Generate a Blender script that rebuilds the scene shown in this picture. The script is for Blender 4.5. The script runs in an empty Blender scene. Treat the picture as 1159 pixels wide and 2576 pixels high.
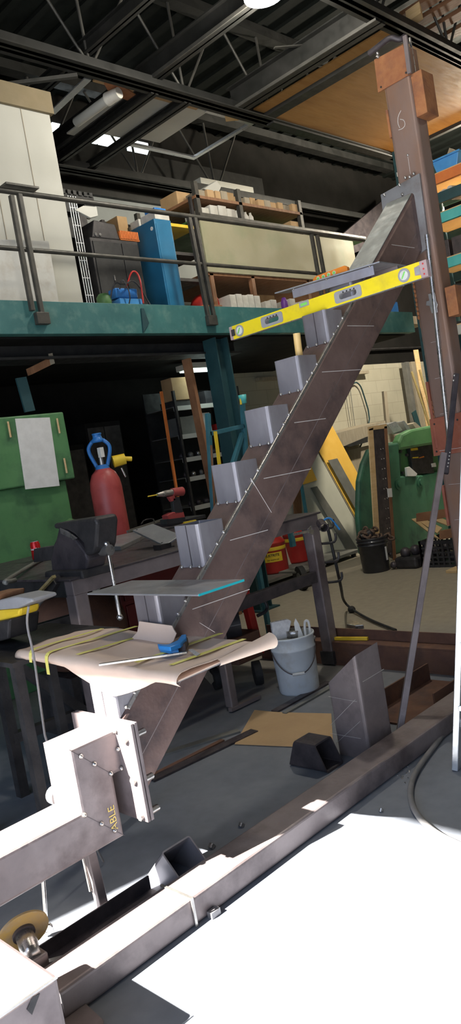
import bpy, math, random
from math import sin, cos, tan, pi, radians, sqrt
from mathutils import Vector as V, Matrix

random.seed(7)
SC = bpy.context.scene
COL = SC.collection

# ------------------------------------------------------------------ camera
FPX, EYE = 1930.0, 1.5
ROLL, PITCH, YAW = radians(9.65), radians(-3.88), radians(45.5)
f0 = V((cos(YAW), sin(YAW), 0)); r0 = V((sin(YAW), -cos(YAW), 0)); UP = V((0, 0, 1))
FW = f0 * cos(PITCH) + UP * sin(PITCH)
u0 = -f0 * sin(PITCH) + UP * cos(PITCH)
RT = r0 * cos(ROLL) - u0 * sin(ROLL)
UU = r0 * sin(ROLL) + u0 * cos(ROLL)
CAM = V((0, 0, EYE))
cd = bpy.data.cameras.new('camera'); cam = bpy.data.objects.new('camera', cd); COL.objects.link(cam)
cd.sensor_fit = 'VERTICAL'; cd.sensor_height = 36.0; cd.lens = FPX / 2576 * 36.0
cd.clip_start = 0.05; cd.clip_end = 200
cam.matrix_world = Matrix(((RT.x, UU.x, -FW.x, CAM.x), (RT.y, UU.y, -FW.y, CAM.y), (RT.z, UU.z, -FW.z, CAM.z), (0, 0, 0, 1)))
SC.camera = cam

def ray(x, y): return RT * ((x - 579.5) / FPX) - UU * ((y - 1288) / FPX) + FW
def pz(x, y, z): d = ray(x, y); return CAM + d * ((z - CAM.z) / d.z)
def px(x, y, X): d = ray(x, y); return CAM + d * ((X - CAM.x) / d.x)
def py(x, y, Y): d = ray(x, y); return CAM + d * ((Y - CAM.y) / d.y)
def pn(x, y, p0, n): d = ray(x, y); return CAM + d * ((p0 - CAM).dot(n) / d.dot(n))

# ------------------------------------------------------------------ world, sun, lamps, exposure
SUN_AZ, SUN_EL = radians(-12), radians(41)
DOOR_X, DOOR_Y0, DOOR_Y1, DOOR_H = -2.5, -3.6, 3.29, 4.49
SUN_E, SKY_E, BAY_W = 46.0, 2.1, 125.0
SC.view_settings.view_transform = 'Standard'; SC.view_settings.look = 'None'
SC.view_settings.exposure = 0.32; SC.view_settings.gamma = 1.0; SC.view_settings.use_curve_mapping = False
w = bpy.data.worlds.new('world'); SC.world = w; w.use_nodes = True
bg = w.node_tree.nodes['Background']; bg.inputs[0].default_value = (0.60, 0.74, 1.0, 1); bg.inputs[1].default_value = SKY_E
sl = bpy.data.lights.new('sun', 'SUN'); sl.energy = SUN_E; sl.angle = radians(0.53); sl.color = (1.0, 0.95, 0.88)
so = bpy.data.objects.new('sun', sl); COL.objects.link(so); so.location = (-8, 1, 8)
sd = V((cos(SUN_EL) * cos(SUN_AZ), cos(SUN_EL) * sin(SUN_AZ), -sin(SUN_EL)))
so.rotation_euler = sd.to_track_quat('-Z', 'Y').to_euler()
pl = bpy.data.lights.new('door_portal', 'AREA'); pl.shape = 'RECTANGLE'
pl.size = DOOR_Y1 - DOOR_Y0; pl.size_y = DOOR_H; pl.cycles.is_portal = True
po = bpy.data.objects.new('door_portal', pl); COL.objects.link(po)
po.location = (DOOR_X + 0.06, (DOOR_Y0 + DOOR_Y1) / 2, DOOR_H / 2)
po.matrix_world = Matrix.Translation(po.location) @ V((1, 0, 0)).to_track_quat('-Z', 'Z').to_matrix().to_4x4()

# ------------------------------------------------------------------ materials
MATS = {}
def mat(name, c1, c2=None, rough=0.6, metal=0.0, scale=6.0, bump=0.0, bscale=None, stretch=None, lo=0.35, hi=0.65, c3=None, scale3=2.0, emit=None, alpha=None, coat=0.0):
    m = bpy.data.materials.new(name); m.use_nodes = True; MATS[name] = m
    nt = m.node_tree; N = nt.nodes; L = nt.links; b = N['Principled BSDF']
    c1 = tuple(c1) + (1,)
    b.inputs['Base Color'].default_value = c1; b.inputs['Roughness'].default_value = rough; b.inputs['Metallic'].default_value = metal
    if coat: b.inputs['Coat Weight'].default_value = coat
    tc = N.new('ShaderNodeTexCoord'); mp = N.new('ShaderNodeMapping'); L.new(tc.outputs['Object'], mp.inputs[0])
    if stretch: mp.inputs['Scale'].default_value = stretch
    def ramp(sc, a, z, det=6):
        n = N.new('ShaderNodeTexNoise'); n.inputs['Scale'].default_value = sc; n.inputs['Detail'].default_value = det; n.inputs['Roughness'].default_value = 0.62
        L.new(mp.outputs[0], n.inputs['Vector'])
        r = N.new('ShaderNodeMapRange'); r.inputs[1].default_value = a; r.inputs[2].default_value = z; L.new(n.outputs[0], r.inputs[0])
        return r.outputs[0]
    col = None
    if c2 is not None:
        mx = N.new('ShaderNodeMixRGB'); mx.inputs[1].default_value = c1; mx.inputs[2].default_value = tuple(c2) + (1,)
        L.new(ramp(scale, lo, hi), mx.inputs[0]); col = mx.outputs[0]
        if c3 is not None:
            m2 = N.new('ShaderNodeMixRGB'); m2.inputs[2].default_value = tuple(c3) + (1,)
            L.new(col, m2.inputs[1]); L.new(ramp(scale3, 0.5, 0.72), m2.inputs[0]); col = m2.outputs[0]
        L.new(col, b.inputs['Base Color'])
        rr = N.new('ShaderNodeMapRange'); rr.inputs[3].default_value = max(0.05, rough - 0.12); rr.inputs[4].default_value = min(1, rough + 0.15)
        L.new(ramp(scale * 1.7, 0.3, 0.7), rr.inputs[0]); L.new(rr.outputs[0], b.inputs['Roughness'])
    if bump:
        n = N.new('ShaderNodeTexNoise'); n.inputs['Scale'].default_value = bscale or scale * 6; n.inputs['Detail'].default_value = 5
        L.new(mp.outputs[0], n.inputs['Vector'])
        bp = N.new('ShaderNodeBump'); bp.inputs['Strength'].default_value = bump; bp.inputs['Distance'].default_value = 0.004
        L.new(n.outputs[0], bp.inputs['Height']); L.new(bp.outputs[0], b.inputs['Normal'])
    if emit:
        b.inputs['Emission Color'].default_value = tuple(emit[:3]) + (1,); b.inputs['Emission Strength'].default_value = emit[3]
    if alpha is not None:
        b.inputs['Transmission Weight'].default_value = alpha; b.inputs['IOR'].default_value = 1.3
    return m

mat('mill_steel', (.20, .165, .165), (.27, .225, .22), .42, .25, 5, .25, 40, (1, 1, 1), c3=(.11, .085, .085), scale3=4)
mat('stringer_steel', (.165, .105, .092), (.24, .165, .145), .45, .45, 4, .25, 45, c3=(.075, .058, .06), scale3=5)
mat('tube_steel', (.30, .285, .31), (.37, .355, .38), .42, .5, 5, .15, 60, (1, 1, .5), c3=(.22, .19, .20), scale3=3)
mat('plate_steel', (.27, .275, .29), (.36, .36, .37), .42, .45, 5, .15, 60, c3=(.20, .17, .16), scale3=4)
mat('bright_steel', (.55, .53, .5), (.42, .4, .38), .3, .85, 14, .2)
mat('post_steel', (.22, .135, .10), (.27, .19, .16), .5, .25, 3, .2, 40, (1, 1, .4), c3=(.30, .14, .06), scale3=2.5)
mat('rust', (.30, .115, .05), (.42, .18, .07), .75, .1, 12, .5, 60, c3=(.17, .075, .05), scale3=7)
mat('primer_red', (.26, .075, .045), (.34, .11, .06), .6, .1, 9, .2, 50, c3=(.36, .17, .13), scale3=6)
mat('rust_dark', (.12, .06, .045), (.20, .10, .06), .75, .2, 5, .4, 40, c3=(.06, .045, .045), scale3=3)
mat('pale_steel', (.26, .27, .245), (.32, .33, .30), .78, .05, 9, .05, c3=(.40, .42, .40), scale3=16)
mat('aluminium', (.72, .74, .76), (.62, .64, .66), .35, .8, 20, .05)
mat('chrome', (.7, .7, .7), (.55, .55, .56), .2, .9, 10)
mat('iron_black', (.035, .034, .036), (.07, .065, .065), .5, .4, 10, .3)
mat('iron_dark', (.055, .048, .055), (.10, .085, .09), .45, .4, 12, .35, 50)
mat('black_paint', (.012, .013, .014), (.025, .025, .025), .6, 0, 8)
mat('black_plastic', (.02, .02, .024), (.035, .035, .04), .45, 0, 10, coat=.2)
mat('rail_paint', (.045, .045, .04), (.08, .075, .065), .5, .3, 12, .2)
mat('teal_paint', (.03, .125, .125), (.05, .17, .165), .5, 0, 4, .1, 30, c3=(.10, .22, .20), scale3=9)
mat('teal_dark', (.012, .05, .06), (.02, .07, .08), .55, 0, 5, .1)
mat('blue_frame', (.03, .13, .17), (.05, .18, .22), .5, 0, 7, .2)
mat('orange_paint', (.72, .22, .05), (.62, .17, .04), .5, 0, 6, .1)
mat('blue_cabinet', (.012, .13, .26), (.02, .17, .33), .45, 0, 3, .1)
mat('green_paint', (.07, .20, .075), (.10, .25, .10), .55, 0, 3, .2, 30, c3=(.05, .13, .06), scale3=5)
mat('green_machine', (.045, .155, .09), (.06, .19, .11), .5, 0, 3, .2, 30, c3=(.03, .06, .05), scale3=2.6)
mat('white_sheet', (.60, .60, .57), (.53, .53, .50), .6, 0, 4, .1, c3=(.46, .43, .38), scale3=7)
mat('white_panel', (.58, .58, .53), (.52, .52, .48), .5, 0, 1.5, .05)
mat('partition_grey', (.44, .44, .39), (.48, .48, .43), .55, 0, 1.2, .05)
mat('dull_brown', (.20, .16, .09), (.24, .19, .11), .7, 0, 4, .1)
mat('white_box', (.62, .61, .56), (.48, .46, .41), .7, 0, 9)
mat('cardboard', (.42, .27, .13), (.50, .33, .17), .85, 0, 6, .1)
mat('kraft_sheet', (.46, .31, .165), (.52, .36, .195), .85, 0, 4, .1)
mat('kraft_paper', (.66, .50, .40), (.70, .55, .45), .8, 0, 5, .15, 30)
mat('tape_yellow', (.82, .74, .16), (.88, .82, .25), .5, 0, 10)
mat('plywood_brown', (.33, .165, .045), (.40, .21, .065), .65, 0, 3, .15, 30, (1, 6, 1), c3=(.27, .12, .03), scale3=1.5)
mat('wood_light', (.62, .42, .20), (.72, .52, .28), .65, 0, 5, .2, 30, (1, 1, 6))
mat('wood_dark', (.20, .09, .04), (.28, .14, .07), .7, 0, 6, .3, 30, (5, 1, 1))
mat('wood_grey', (.30, .26, .19), (.38, .33, .25), .8, 0, 6, .2, 30, (5, 1, 1))
mat('handle_wood', (.72, .48, .17), (.80, .56, .24), .45, 0, 8)
mat('level_yellow', (.90, .72, .02), (.86, .68, .02), .38, 0, 8, c3=(.70, .55, .03), scale3=9)
mat('grey_rubber', (.30, .30, .31), (.36, .36, .37), .6, 0, 10)
mat('end_pink', (.45, .33, .33), (.38, .28, .28), .6, 0, 10)
mat('red_dot', (.6, .05, .05), None, .5)
mat('vial_green', (.25, .75, .15), None, .15)
mat('orange_tool', (.85, .28, .04), (.78, .24, .03), .35, 0, 8)
mat('clamp_blue', (.02, .22, .62), (.03, .28, .70), .4, 0, 8)
mat('bin_blue', (.06, .28, .66), (.08, .33, .72), .4, 0, 8)
mat('cylinder_red', (.40, .06, .06), (.45, .08, .075), .45, 0, 4, .1, c3=(.32, .045, .045), scale3=9)
mat('guard_blue', (.02, .16, .50), (.03, .20, .56), .4, 0, 8)
mat('yellow_paint', (.80, .55, .03), (.85, .60, .05), .45, 0, 8)
mat('red_paint', (.45, .02, .02), (.52, .04, .03), .4, 0, 6)
mat('dark_red', (.14, .02, .02), (.20, .03, .025), .5, 0, 6)
mat('can_red', (.65, .02, .02), None, .28, .3)
mat('white_text', (.85, .85, .83), None, .5)
mat('black_text', (.02, .02, .02), None, .5)
mat('chalk', (.62, .58, .55), None, .9)
mat('chalk_yellow', (.75, .58, .18), None, .9)
mat('pail_white', (.56, .61, .65), (.62, .67, .71), .4, 0, 5, .1, c3=(.50, .52, .52), scale3=12)
mat('plastic_clear', (.66, .66, .66), (.5, .5, .52), .25, 0, 30)
mat('cyan_edge', (.02, .45, .50), None, .4)
mat('board_beige', (.30, .28, .175), (.33, .31, .20), .7, 0, 1.5, .1, c3=(.23, .26, .15), scale3=2)
mat('panel_grey', (.54, .54, .45), (.58, .58, .49), .7, 0, 4, .1)
mat('panel_yellow', (.90, .52, .07), (.95, .58, .10), .6, 0, 6, .1)
mat('strip_grey', (.17, .17, .16), (.24, .24, .22), .5, .3, 5, .1)
mat('loft_wall', (.30, .33, .33), (.35, .38, .38), .8, 0, 2)
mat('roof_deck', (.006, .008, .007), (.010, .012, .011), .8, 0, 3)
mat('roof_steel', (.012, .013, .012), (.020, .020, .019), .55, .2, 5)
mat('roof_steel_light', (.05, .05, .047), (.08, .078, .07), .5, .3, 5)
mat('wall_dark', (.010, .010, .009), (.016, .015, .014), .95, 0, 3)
mat('wall_side', (.05, .055, .05), (.07, .07, .065), .85, 0, 2)
mat('metal_siding', (.38, .40, .42), (.44, .46, .48), .6, 0, 2)
mat('apron', (.24, .24, .235), (.20, .20, .195), .9, 0, 3)
mat('rubber_black', (.018, .018, .018), (.03, .03, .03), .7, 0, 10)
mat('rubber_grey', (.16, .16, .16), (.22, .21, .21), .7, 0, 10)
mat('chain_rust', (.13, .085, .06), (.20, .13, .09), .65, .3, 20, .3)
mat('disc_yellow', (.55, .34, .07), (.42, .30, .16), .7, .1, 14, c3=(.40, .36, .30), scale3=8)
mat('teal_bright', (.06, .42, .42), (.10, .5, .48), .5, 0, 6)
mat('green_can', (.06, .16, .05), (.09, .2, .07), .5, 0, 8)
mat('gold_strip', (.55, .42, .16), (.68, .55, .28), .4, .5, 40)
mat('purple', (.12, .03, .25), None, .5)
mat('sticker_white', (.75, .75, .73), (.66, .66, .64), .6, 0, 14)
mat('lamp_glow', (1, 1, 1), None, .5, emit=(1.0, .95, .84, 60))
mat('tube_glow', (1, 1, 1), None, .5, emit=(.78, 1.0, .93, 1.6))
mat('window_glow', (1, 1, 1), None, .5, emit=(.85, .97, 1.0, 2.2))
mat('small_glow', (1, .9, .7), None, .5, emit=(1.0, .85, .55, 3))

def floor_material():
    m = bpy.data.materials.new('concrete_floor'); m.use_nodes = True; MATS['concrete_floor'] = m
    nt = m.node_tree; N = nt.nodes; L = nt.links; b = N['Principled BSDF']
    g = N.new('ShaderNodeNewGeometry')
    n1 = N.new('ShaderNodeTexNoise'); n1.inputs['Scale'].default_value = 1.3; n1.inputs['Detail'].default_value = 8; n1.inputs['Roughness'].default_value = .65
    n2 = N.new('ShaderNodeTexNoise'); n2.inputs['Scale'].default_value = 14; n2.inputs['Detail'].default_value = 6
    for n in (n1, n2): L.new(g.outputs['Position'], n.inputs['Vector'])
    mx = N.new('ShaderNodeMixRGB'); mx.inputs[1].default_value = (.175, .195, .235, 1); mx.inputs[2].default_value = (.25, .27, .305, 1)
    r = N.new('ShaderNodeMapRange'); r.inputs[1].default_value = .35; r.inputs[2].default_value = .68; L.new(n1.outputs[0], r.inputs[0]); L.new(r.outputs[0], mx.inputs[0])
    # lighter tan floor towards the block wall; darker blue-grey around the fabrication area
    sep = N.new('ShaderNodeSeparateXYZ'); L.new(g.outputs['Position'], sep.inputs[0])
    ad = N.new('ShaderNodeMath'); ad.operation = 'ADD'; L.new(sep.outputs[0], ad.inputs[0]); L.new(sep.outputs[1], ad.inputs[1])
    w2 = N.new('ShaderNodeMath'); w2.operation = 'MULTIPLY_ADD'; L.new(n1.outputs[0], w2.inputs[0]); w2.inputs[1].default_value = 1.2; L.new(ad.outputs[0], w2.inputs[2])
    zr = N.new('ShaderNodeMapRange'); zr.inputs[1].default_value = 6.9; zr.inputs[2].default_value = 9.0; L.new(w2.outputs[0], zr.inputs[0])
    m2 = N.new('ShaderNodeMixRGB'); m2.inputs[2].default_value = (.42, .37, .28, 1); L.new(zr.outputs[0], m2.inputs[0]); L.new(mx.outputs[0], m2.inputs[1])
    m3 = N.new('ShaderNodeMixRGB'); m3.blend_type = 'MULTIPLY'; m3.inputs[0].default_value = .35; L.new(m2.outputs[0], m3.inputs[1]); L.new(n2.outputs[0], m3.inputs[2])
    L.new(m3.outputs[0], b.inputs['Base Color'])
    b.inputs['Roughness'].default_value = .62
    bp = N.new('ShaderNodeBump'); bp.inputs['Strength'].default_value = .12; bp.inputs['Distance'].default_value = .004; L.new(n2.outputs[0], bp.inputs['Height']); L.new(bp.outputs[0], b.inputs['Normal'])
floor_material()
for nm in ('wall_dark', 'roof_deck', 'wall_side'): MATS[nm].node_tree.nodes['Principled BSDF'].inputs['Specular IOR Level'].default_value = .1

def block_material():
    m = bpy.data.materials.new('painted_block'); m.use_nodes = True; MATS['painted_block'] = m
    nt = m.node_tree; N = nt.nodes; L = nt.links; b = N['Principled BSDF']
    g = N.new('ShaderNodeNewGeometry'); sep = N.new('ShaderNodeSeparateXYZ'); L.new(g.outputs['Position'], sep.inputs[0])
    cb = N.new('ShaderNodeCombineXYZ'); L.new(sep.outputs[0], cb.inputs[0]); L.new(sep.outputs[2], cb.inputs[1])
    br = N.new('ShaderNodeTexBrick'); L.new(cb.outputs[0], br.inputs['Vector'])
    br.inputs['Scale'].default_value = 1.0; br.inputs['Brick Width'].default_value = .40; br.inputs['Row Height'].default_value = .20; br.inputs['Mortar Size'].default_value = .005
    br.inputs['Color1'].default_value = (.52, .49, .38, 1); br.inputs['Color2'].default_value = (.56, .53, .42, 1); br.inputs['Mortar'].default_value = (.43, .40, .31, 1)
    n = N.new('ShaderNodeTexNoise'); n.inputs['Scale'].default_value = 2.2; n.inputs['Detail'].default_value = 6; L.new(g.outputs['Position'], n.inputs['Vector'])
    mx = N.new('ShaderNodeMixRGB'); mx.blend_type = 'MULTIPLY'; mx.inputs[0].default_value = .4; L.new(br.outputs[0], mx.inputs[1]); L.new(n.outputs[0], mx.inputs[2])
    L.new(mx.outputs[0], b.inputs['Base Color']); b.inputs['Roughness'].default_value = .8
block_material()

# ------------------------------------------------------------------ mesh helpers
ORG = {}
# the stair assembly is scaled about the camera, image unchanged, to standard size (6 in tubes, 10 in stringer, 4 ft level)
CAM_SCALE = [1.0, 0.0]
def W(p): return V(p) * CAM_SCALE[0] + V((0, 0, CAM_SCALE[1]))
class MB:
    def __init__(s): s.v = []; s.f = []; s.sm = []
    def add(s, vs, fs, smooth=False):
        o = len(s.v); s.v += [V(p) for p in vs]; s.f += [tuple(i + o for i in f) for f in fs]; s.sm += [smooth] * len(fs); return s
    def box(s, a, b):
        x0, y0, z0 = a; x1, y1, z1 = b
        return s.prism([V((x0, y0, z0)), V((x1, y0, z0)), V((x1, y1, z0)), V((x0, y1, z0))], V((0, 0, z1 - z0)))
    def prism(s, pts, vec):
        pts = [V(p) for p in pts]; n = len(pts); vec = V(vec)
        nn = V((0, 0, 0))
        for i in range(n): nn += pts[i].cross(pts[(i + 1) % n])
        if nn.dot(vec) < 0: pts.reverse()
        vs = pts + [p + vec for p in pts]
        return s.add(vs, [tuple(range(n - 1, -1, -1)), tuple(range(n, 2 * n))] + [(i, (i + 1) % n, n + (i + 1) % n, n + i) for i in range(n)])
    def bar(s, p0, p1, w, h, up=(0, 0, 1)):
        p0 = V(p0); p1 = V(p1); d = (p1 - p0).normalized(); up = V(up)
        if abs(d.dot(up)) > .98: up = V((0, 1, 0))
        a = d.cross(up).normalized(); b = a.cross(d).normalized()
        q = [p0 + a * (i * w / 2) + b * (j * h / 2) for i, j in ((-1, -1), (1, -1), (1, 1), (-1, 1))]
        return s.prism(q, p1 - p0)
    def cyl(s, p0, p1, r0, r1=None, seg=20, cap=True):
        r1 = r0 if r1 is None else r1
        p0 = V(p0); p1 = V(p1); d = (p1 - p0).normalized(); t = V((0, 0, 1)) if abs(d.z) < .9 else V((1, 0, 0))
        a = d.cross(t).normalized(); b = d.cross(a)
        vs = [p + (a * cos(2 * pi * i / seg) + b * sin(2 * pi * i / seg)) * r for p, r in ((p0, r0), (p1, r1)) for i in range(seg)]
        s.add(vs, [(i, (i + 1) % seg, seg + (i + 1) % seg, seg + i) for i in range(seg)], True)
        if cap: s.add(vs, [tuple(range(seg - 1, -1, -1)), tuple(range(seg, 2 * seg))])
        return s
    def lathe(s, c, prof, seg=28, axis=(0, 0, 1)):
        c = V(c); d = V(axis).normalized(); t = V((0, 1, 0)) if abs(d.y) < .9 else V((1, 0, 0))
        a = t.cross(d).normalized(); b = d.cross(a)
        vs = []; n = len(prof)
        for r, z in prof:
            r = max(r, 1e-4)
            vs += [c + d * z + (a * cos(2 * pi * i / seg) + b * sin(2 * pi * i / seg)) * r for i in range(seg)]
        fs = [(k * seg + i, k * seg + (i + 1) % seg, (k + 1) * seg + (i + 1) % seg, (k + 1) * seg + i) for k in range(n - 1) for i in range(seg)]
        return s.add(vs, fs, True)
    def sphere(s, c, r, seg=12, sc=(1, 1, 1)):
        c = V(c); n = max(6, seg // 2 + 2)
        vs = [c + V((sc[0] * r * sin(pi * k / n) * cos(2 * pi * i / seg), sc[1] * r * sin(pi * k / n) * sin(2 * pi * i / seg), sc[2] * r * -cos(pi * k / n))) for k in range(n + 1) for i in range(seg)]
        return s.add(vs, [(k * seg + i, k * seg + (i + 1) % seg, (k + 1) * seg + (i + 1) % seg, (k + 1) * seg + i) for k in range(n) for i in range(seg)], True)
    def tube(s, pts, r, seg=10, closed=False, smooth_n=0):
        pts = [V(p) for p in pts]
        for _ in range(smooth_n):
            q = [] if closed else [pts[0]]
            m = len(pts)
            for i in range(m if closed else m - 1):
                a, b = pts[i], pts[(i + 1) % m]; q += [a * .75 + b * .25, a * .25 + b * .75]
            if not closed: q.append(pts[-1])
            pts = q
        m = len(pts); vs = []; pa = None
        for i in range(m):
            if closed: d = pts[(i + 1) % m] - pts[i - 1]
            else: d = pts[min(i + 1, m - 1)] - pts[max(i - 1, 0)]
            d.normalize()
            if pa is None: pa = d.cross(V((0, 0, 1)) if abs(d.z) < .9 else V((1, 0, 0))).normalized()
            else: pa = (pa - d * pa.dot(d)).normalized()
            b = d.cross(pa)
            vs += [pts[i] + (pa * cos(2 * pi * k / seg) + b * sin(2 * pi * k / seg)) * r for k in range(seg)]
        mm = m if closed else m - 1
        s.add(vs, [(i * seg + k, i * seg + (k + 1) % seg, ((i + 1) % m) * seg + (k + 1) % seg, ((i + 1) % m) * seg + k) for i in range(mm) for k in range(seg)], True)
        if not closed: s.add(vs, [tuple(range(seg - 1, -1, -1)), tuple(range((m - 1) * seg, m * seg))])
        return s
    def hss(s, path, side, w, h, t=.006, r=.012, n0=None, n1=None):
        """rectangular hollow section along a path in one plane; side = direction of width w; mitred corners, open ends."""
        path = [V(p) for p in path]; side = V(side).normalized(); m = len(path)
        dirs = [(path[i + 1] - path[i]).normalized() for i in range(m - 1)]
        def prof(w, h, r):
            o = []
            for cx, cy, a0 in ((1, 1, 0), (-1, 1, 90), (-1, -1, 180), (1, -1, 270)):
                for k in range(4):
                    a = radians(a0 + k * 30); o.append((cx * (w / 2 - r) + r * cos(a), cy * (h / 2 - r) + r * sin(a)))
            return o
        rings = []
        for pr in (prof(w, h, r), prof(w - 2 * t, h - 2 * t, max(r - t, .001))):
            seq = []
            for i in range(m):
                d = dirs[min(i, m - 2)]; upv = side.cross(d) if True else None
                if i == 0: n = V(n0) if n0 is not None else d
                elif i == m - 1: n = V(n1) if n1 is not None else d
                else: n = (dirs[i - 1] + dirs[i]).normalized()
                dd = dirs[i - 1] if i > 0 else dirs[0]; upv = side.cross(dd).normalized()
                ring = []
                for a, b in pr:
                    q = path[i] + side * a + upv * b
                    q = q + dd * ((path[i] - q).dot(n) / dd.dot(n)); ring.append(q)
                seq.append(ring)
            rings.append(seq)
        k = len(rings[0][0]); vs = []
        for seq in rings:
            for ring in seq: vs += ring
        fs = []
        for i in range(m - 1):
            for j in range(k):
                a = i * k + j; b = i * k + (j + 1) % k
                fs.append((a, b, b + k, a + k)); o = m * k
                fs.append((o + b, o + a, o + a + k, o + b + k))
        for i in (0, m - 1):
            for j in range(k):
                a = i * k + j; b = i * k + (j + 1) % k; o = m * k
                fs.append((a, o + a, o + b, b) if i == 0 else (b, o + b, o + a, a))
        return s.add(vs, fs)
    def build(s, name, m, parent=None, bevel=0, origin=None):
        me = bpy.data.meshes.new(name); s.v = [W(p) for p in s.v]
        if parent is not None: o = ORG[parent.name]
        elif origin is not None: o = V(origin)
        else:
            xs = [p.x for p in s.v]; ys = [p.y for p in s.v]; zs = [p.z for p in s.v]
            o = V(((min(xs) + max(xs)) / 2, (min(ys) + max(ys)) / 2, min(zs)))
        me.from_pydata([p - o for p in s.v], [], s.f); me.update()
        me.polygons.foreach_set('use_smooth', s.sm)
        me.materials.append(MATS[m])
        ob = bpy.data.objects.new(name, me); COL.objects.link(ob)
        if parent is not None: ob.parent = parent
        else: ob.location = o
        ORG[ob.name] = o
        if bevel:
            bm = ob.modifiers.new('bevel', 'BEVEL'); bm.width = bevel; bm.segments = 2; bm.limit_method = 'ANGLE'; bm.angle_limit = radians(40)
        return ob

def tag(o, label, cat, group=None):
    o['label'] = label; o['category'] = cat
    if group: o['group'] = group
    return o
def thing(name, label, cat, loc, group=None):
    o = bpy.data.objects.new(name, None); COL.objects.link(o); o.location = W(loc); o.empty_display_size = .1
    ORG[o.name] = W(loc); return tag(o, label, cat, group)
def struct(o): o['kind'] = 'structure'; return o
def lab(o, l): o['label'] = l; return o
def copy_tree(root, delta, label=None, group=None, mats=None):
    r = root.copy(); COL.objects.link(r); r.location = root.location + V(delta)
    if label: r['label'] = label
    if group: r['group'] = group
    for ch in [c for c in bpy.data.objects if c.parent == root]:
        c = ch.copy(); COL.objects.link(c); c.parent = r
        for g in [x for x in bpy.data.objects if x.parent == ch]:
            d = g.copy(); COL.objects.link(d); d.parent = c
    return r
def sbox(name, a, b, m, label=None, cat=None, group=None, parent=None, bevel=0):
    o = MB().box(a, b).build(name, m, parent, bevel)
    if label: tag(o, label, cat, group)
    return o
def text_on(s, size, origin, xd, yd, m, parent, name, thick=.0006, wrap=None, bold=0.0):
    cu = bpy.data.curves.new('lettering', 'FONT'); cu.body = s; cu.size = size; cu.extrude = 0; cu.offset = bold; cu.align_x = 'CENTER'; cu.align_y = 'CENTER'; cu.resolution_u = 3
    t = bpy.data.objects.new('lettering', cu); COL.objects.link(t)
    bpy.context.view_layer.update()
    me = t.to_mesh(); xd = V(xd).normalized(); yd = V(yd).normalized(); zd = xd.cross(yd)
    mb = MB(); vs = []
    for v in me.vertices:
        x, y = v.co.x, v.co.y
        if wrap:
            c, R = wrap; a = x / R; vs.append(V(c) + (xd * sin(a) + zd * cos(a)) * (R + thick) + yd * y)
        else: vs.append(V(origin) + xd * x + yd * y + zd * thick)
    mb.add(vs, [tuple(p.vertices) for p in me.polygons])
    t.to_mesh_clear(); bpy.data.objects.remove(t, do_unlink=True)
    return mb.build(name, m, parent)

# ------------------------------------------------------------------ the building
YB, XE, YS, ZR = 7.4, 16.0, -6.0, 6.0
XF = DOOR_X
struct(MB().box((XF - .2, YS, -.1), (XE, YB + .2, 0)).build('floor', 'concrete_floor'))
struct(MB().box((-30, -25, -.12), (XF - .2, 25, -.02)).build('trim_1', 'apron'))
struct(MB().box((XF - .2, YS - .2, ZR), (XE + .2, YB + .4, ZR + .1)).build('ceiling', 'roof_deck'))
struct(MB().box((7.7, YB, 0), (XE, YB + .2, 2.68)).build('wall_back', 'painted_block'))
struct(MB().box((XF, YB, 0), (7.7, YB + .2, 2.68)).build('wall_back_under_loft', 'wall_dark'))  # near-black wall colour stands for the unlit depth under the loft
struct(MB().box((XF, YB, 2.68), (8.4, YB + .2, 4.88)).build('wall_loft', 'loft_wall'))
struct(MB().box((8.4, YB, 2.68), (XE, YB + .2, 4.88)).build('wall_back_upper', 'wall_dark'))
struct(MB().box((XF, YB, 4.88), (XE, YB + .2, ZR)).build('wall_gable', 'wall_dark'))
struct(MB().box((XE, YS, 0), (XE + .2, YB + .2, ZR)).build('wall_far', 'wall_side'))
struct(MB().box((XF - .2, YS - .2, 0), (XE + .2, YS, ZR)).build('wall_right', 'wall_side'))
fw = MB(); fw.box((XF - .2, DOOR_Y1, 0), (XF, YB + .2, ZR)); fw.box((XF - .2, YS, 0), (XF, DOOR_Y0, ZR)); fw.box((XF - .2, DOOR_Y0, DOOR_H), (XF, DOOR_Y1, ZR))
struct(fw.build('wall_front', 'wall_side'))
# high strip window behind the loft
for i, (a, b, zt, zb) in enumerate(((128, 188, 298, 325), (200, 240, 320, 338), (243, 302, 334, 356), (316, 371, 345, 364))):
    p0 = py(a, zt, YB - .02); p1 = py(b, zb, YB - .02); z1 = p0.z; z0 = p1.z + .0
    zt_, zb_ = 5.64, 5.50
    g = MB().box((p0.x, YB - .03, zb_), (p1.x, YB - .005, zt_)).build('window_%d' % (i + 1), 'window_glow'); struct(g)
struct(MB().box((3.0, YB - .06, 5.2), (9.0, YB - .002, 5.47)).build('trim_2', 'roof_steel'))
struct(MB().box((3.0, YB - .06, 4.86), (9.0, YB - .002, 4.96)).build('trim_3', 'roof_steel'))
# ribbed roof deck: ribs along Y are part of the deck surface
rb = MB()
for i in range(44):
    x = 1.0 + i * .3; rb.box((x, 2.0, ZR - .035), (x + .07, YB, ZR))
struct(rb.build('trim_4', 'roof_deck'))

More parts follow.
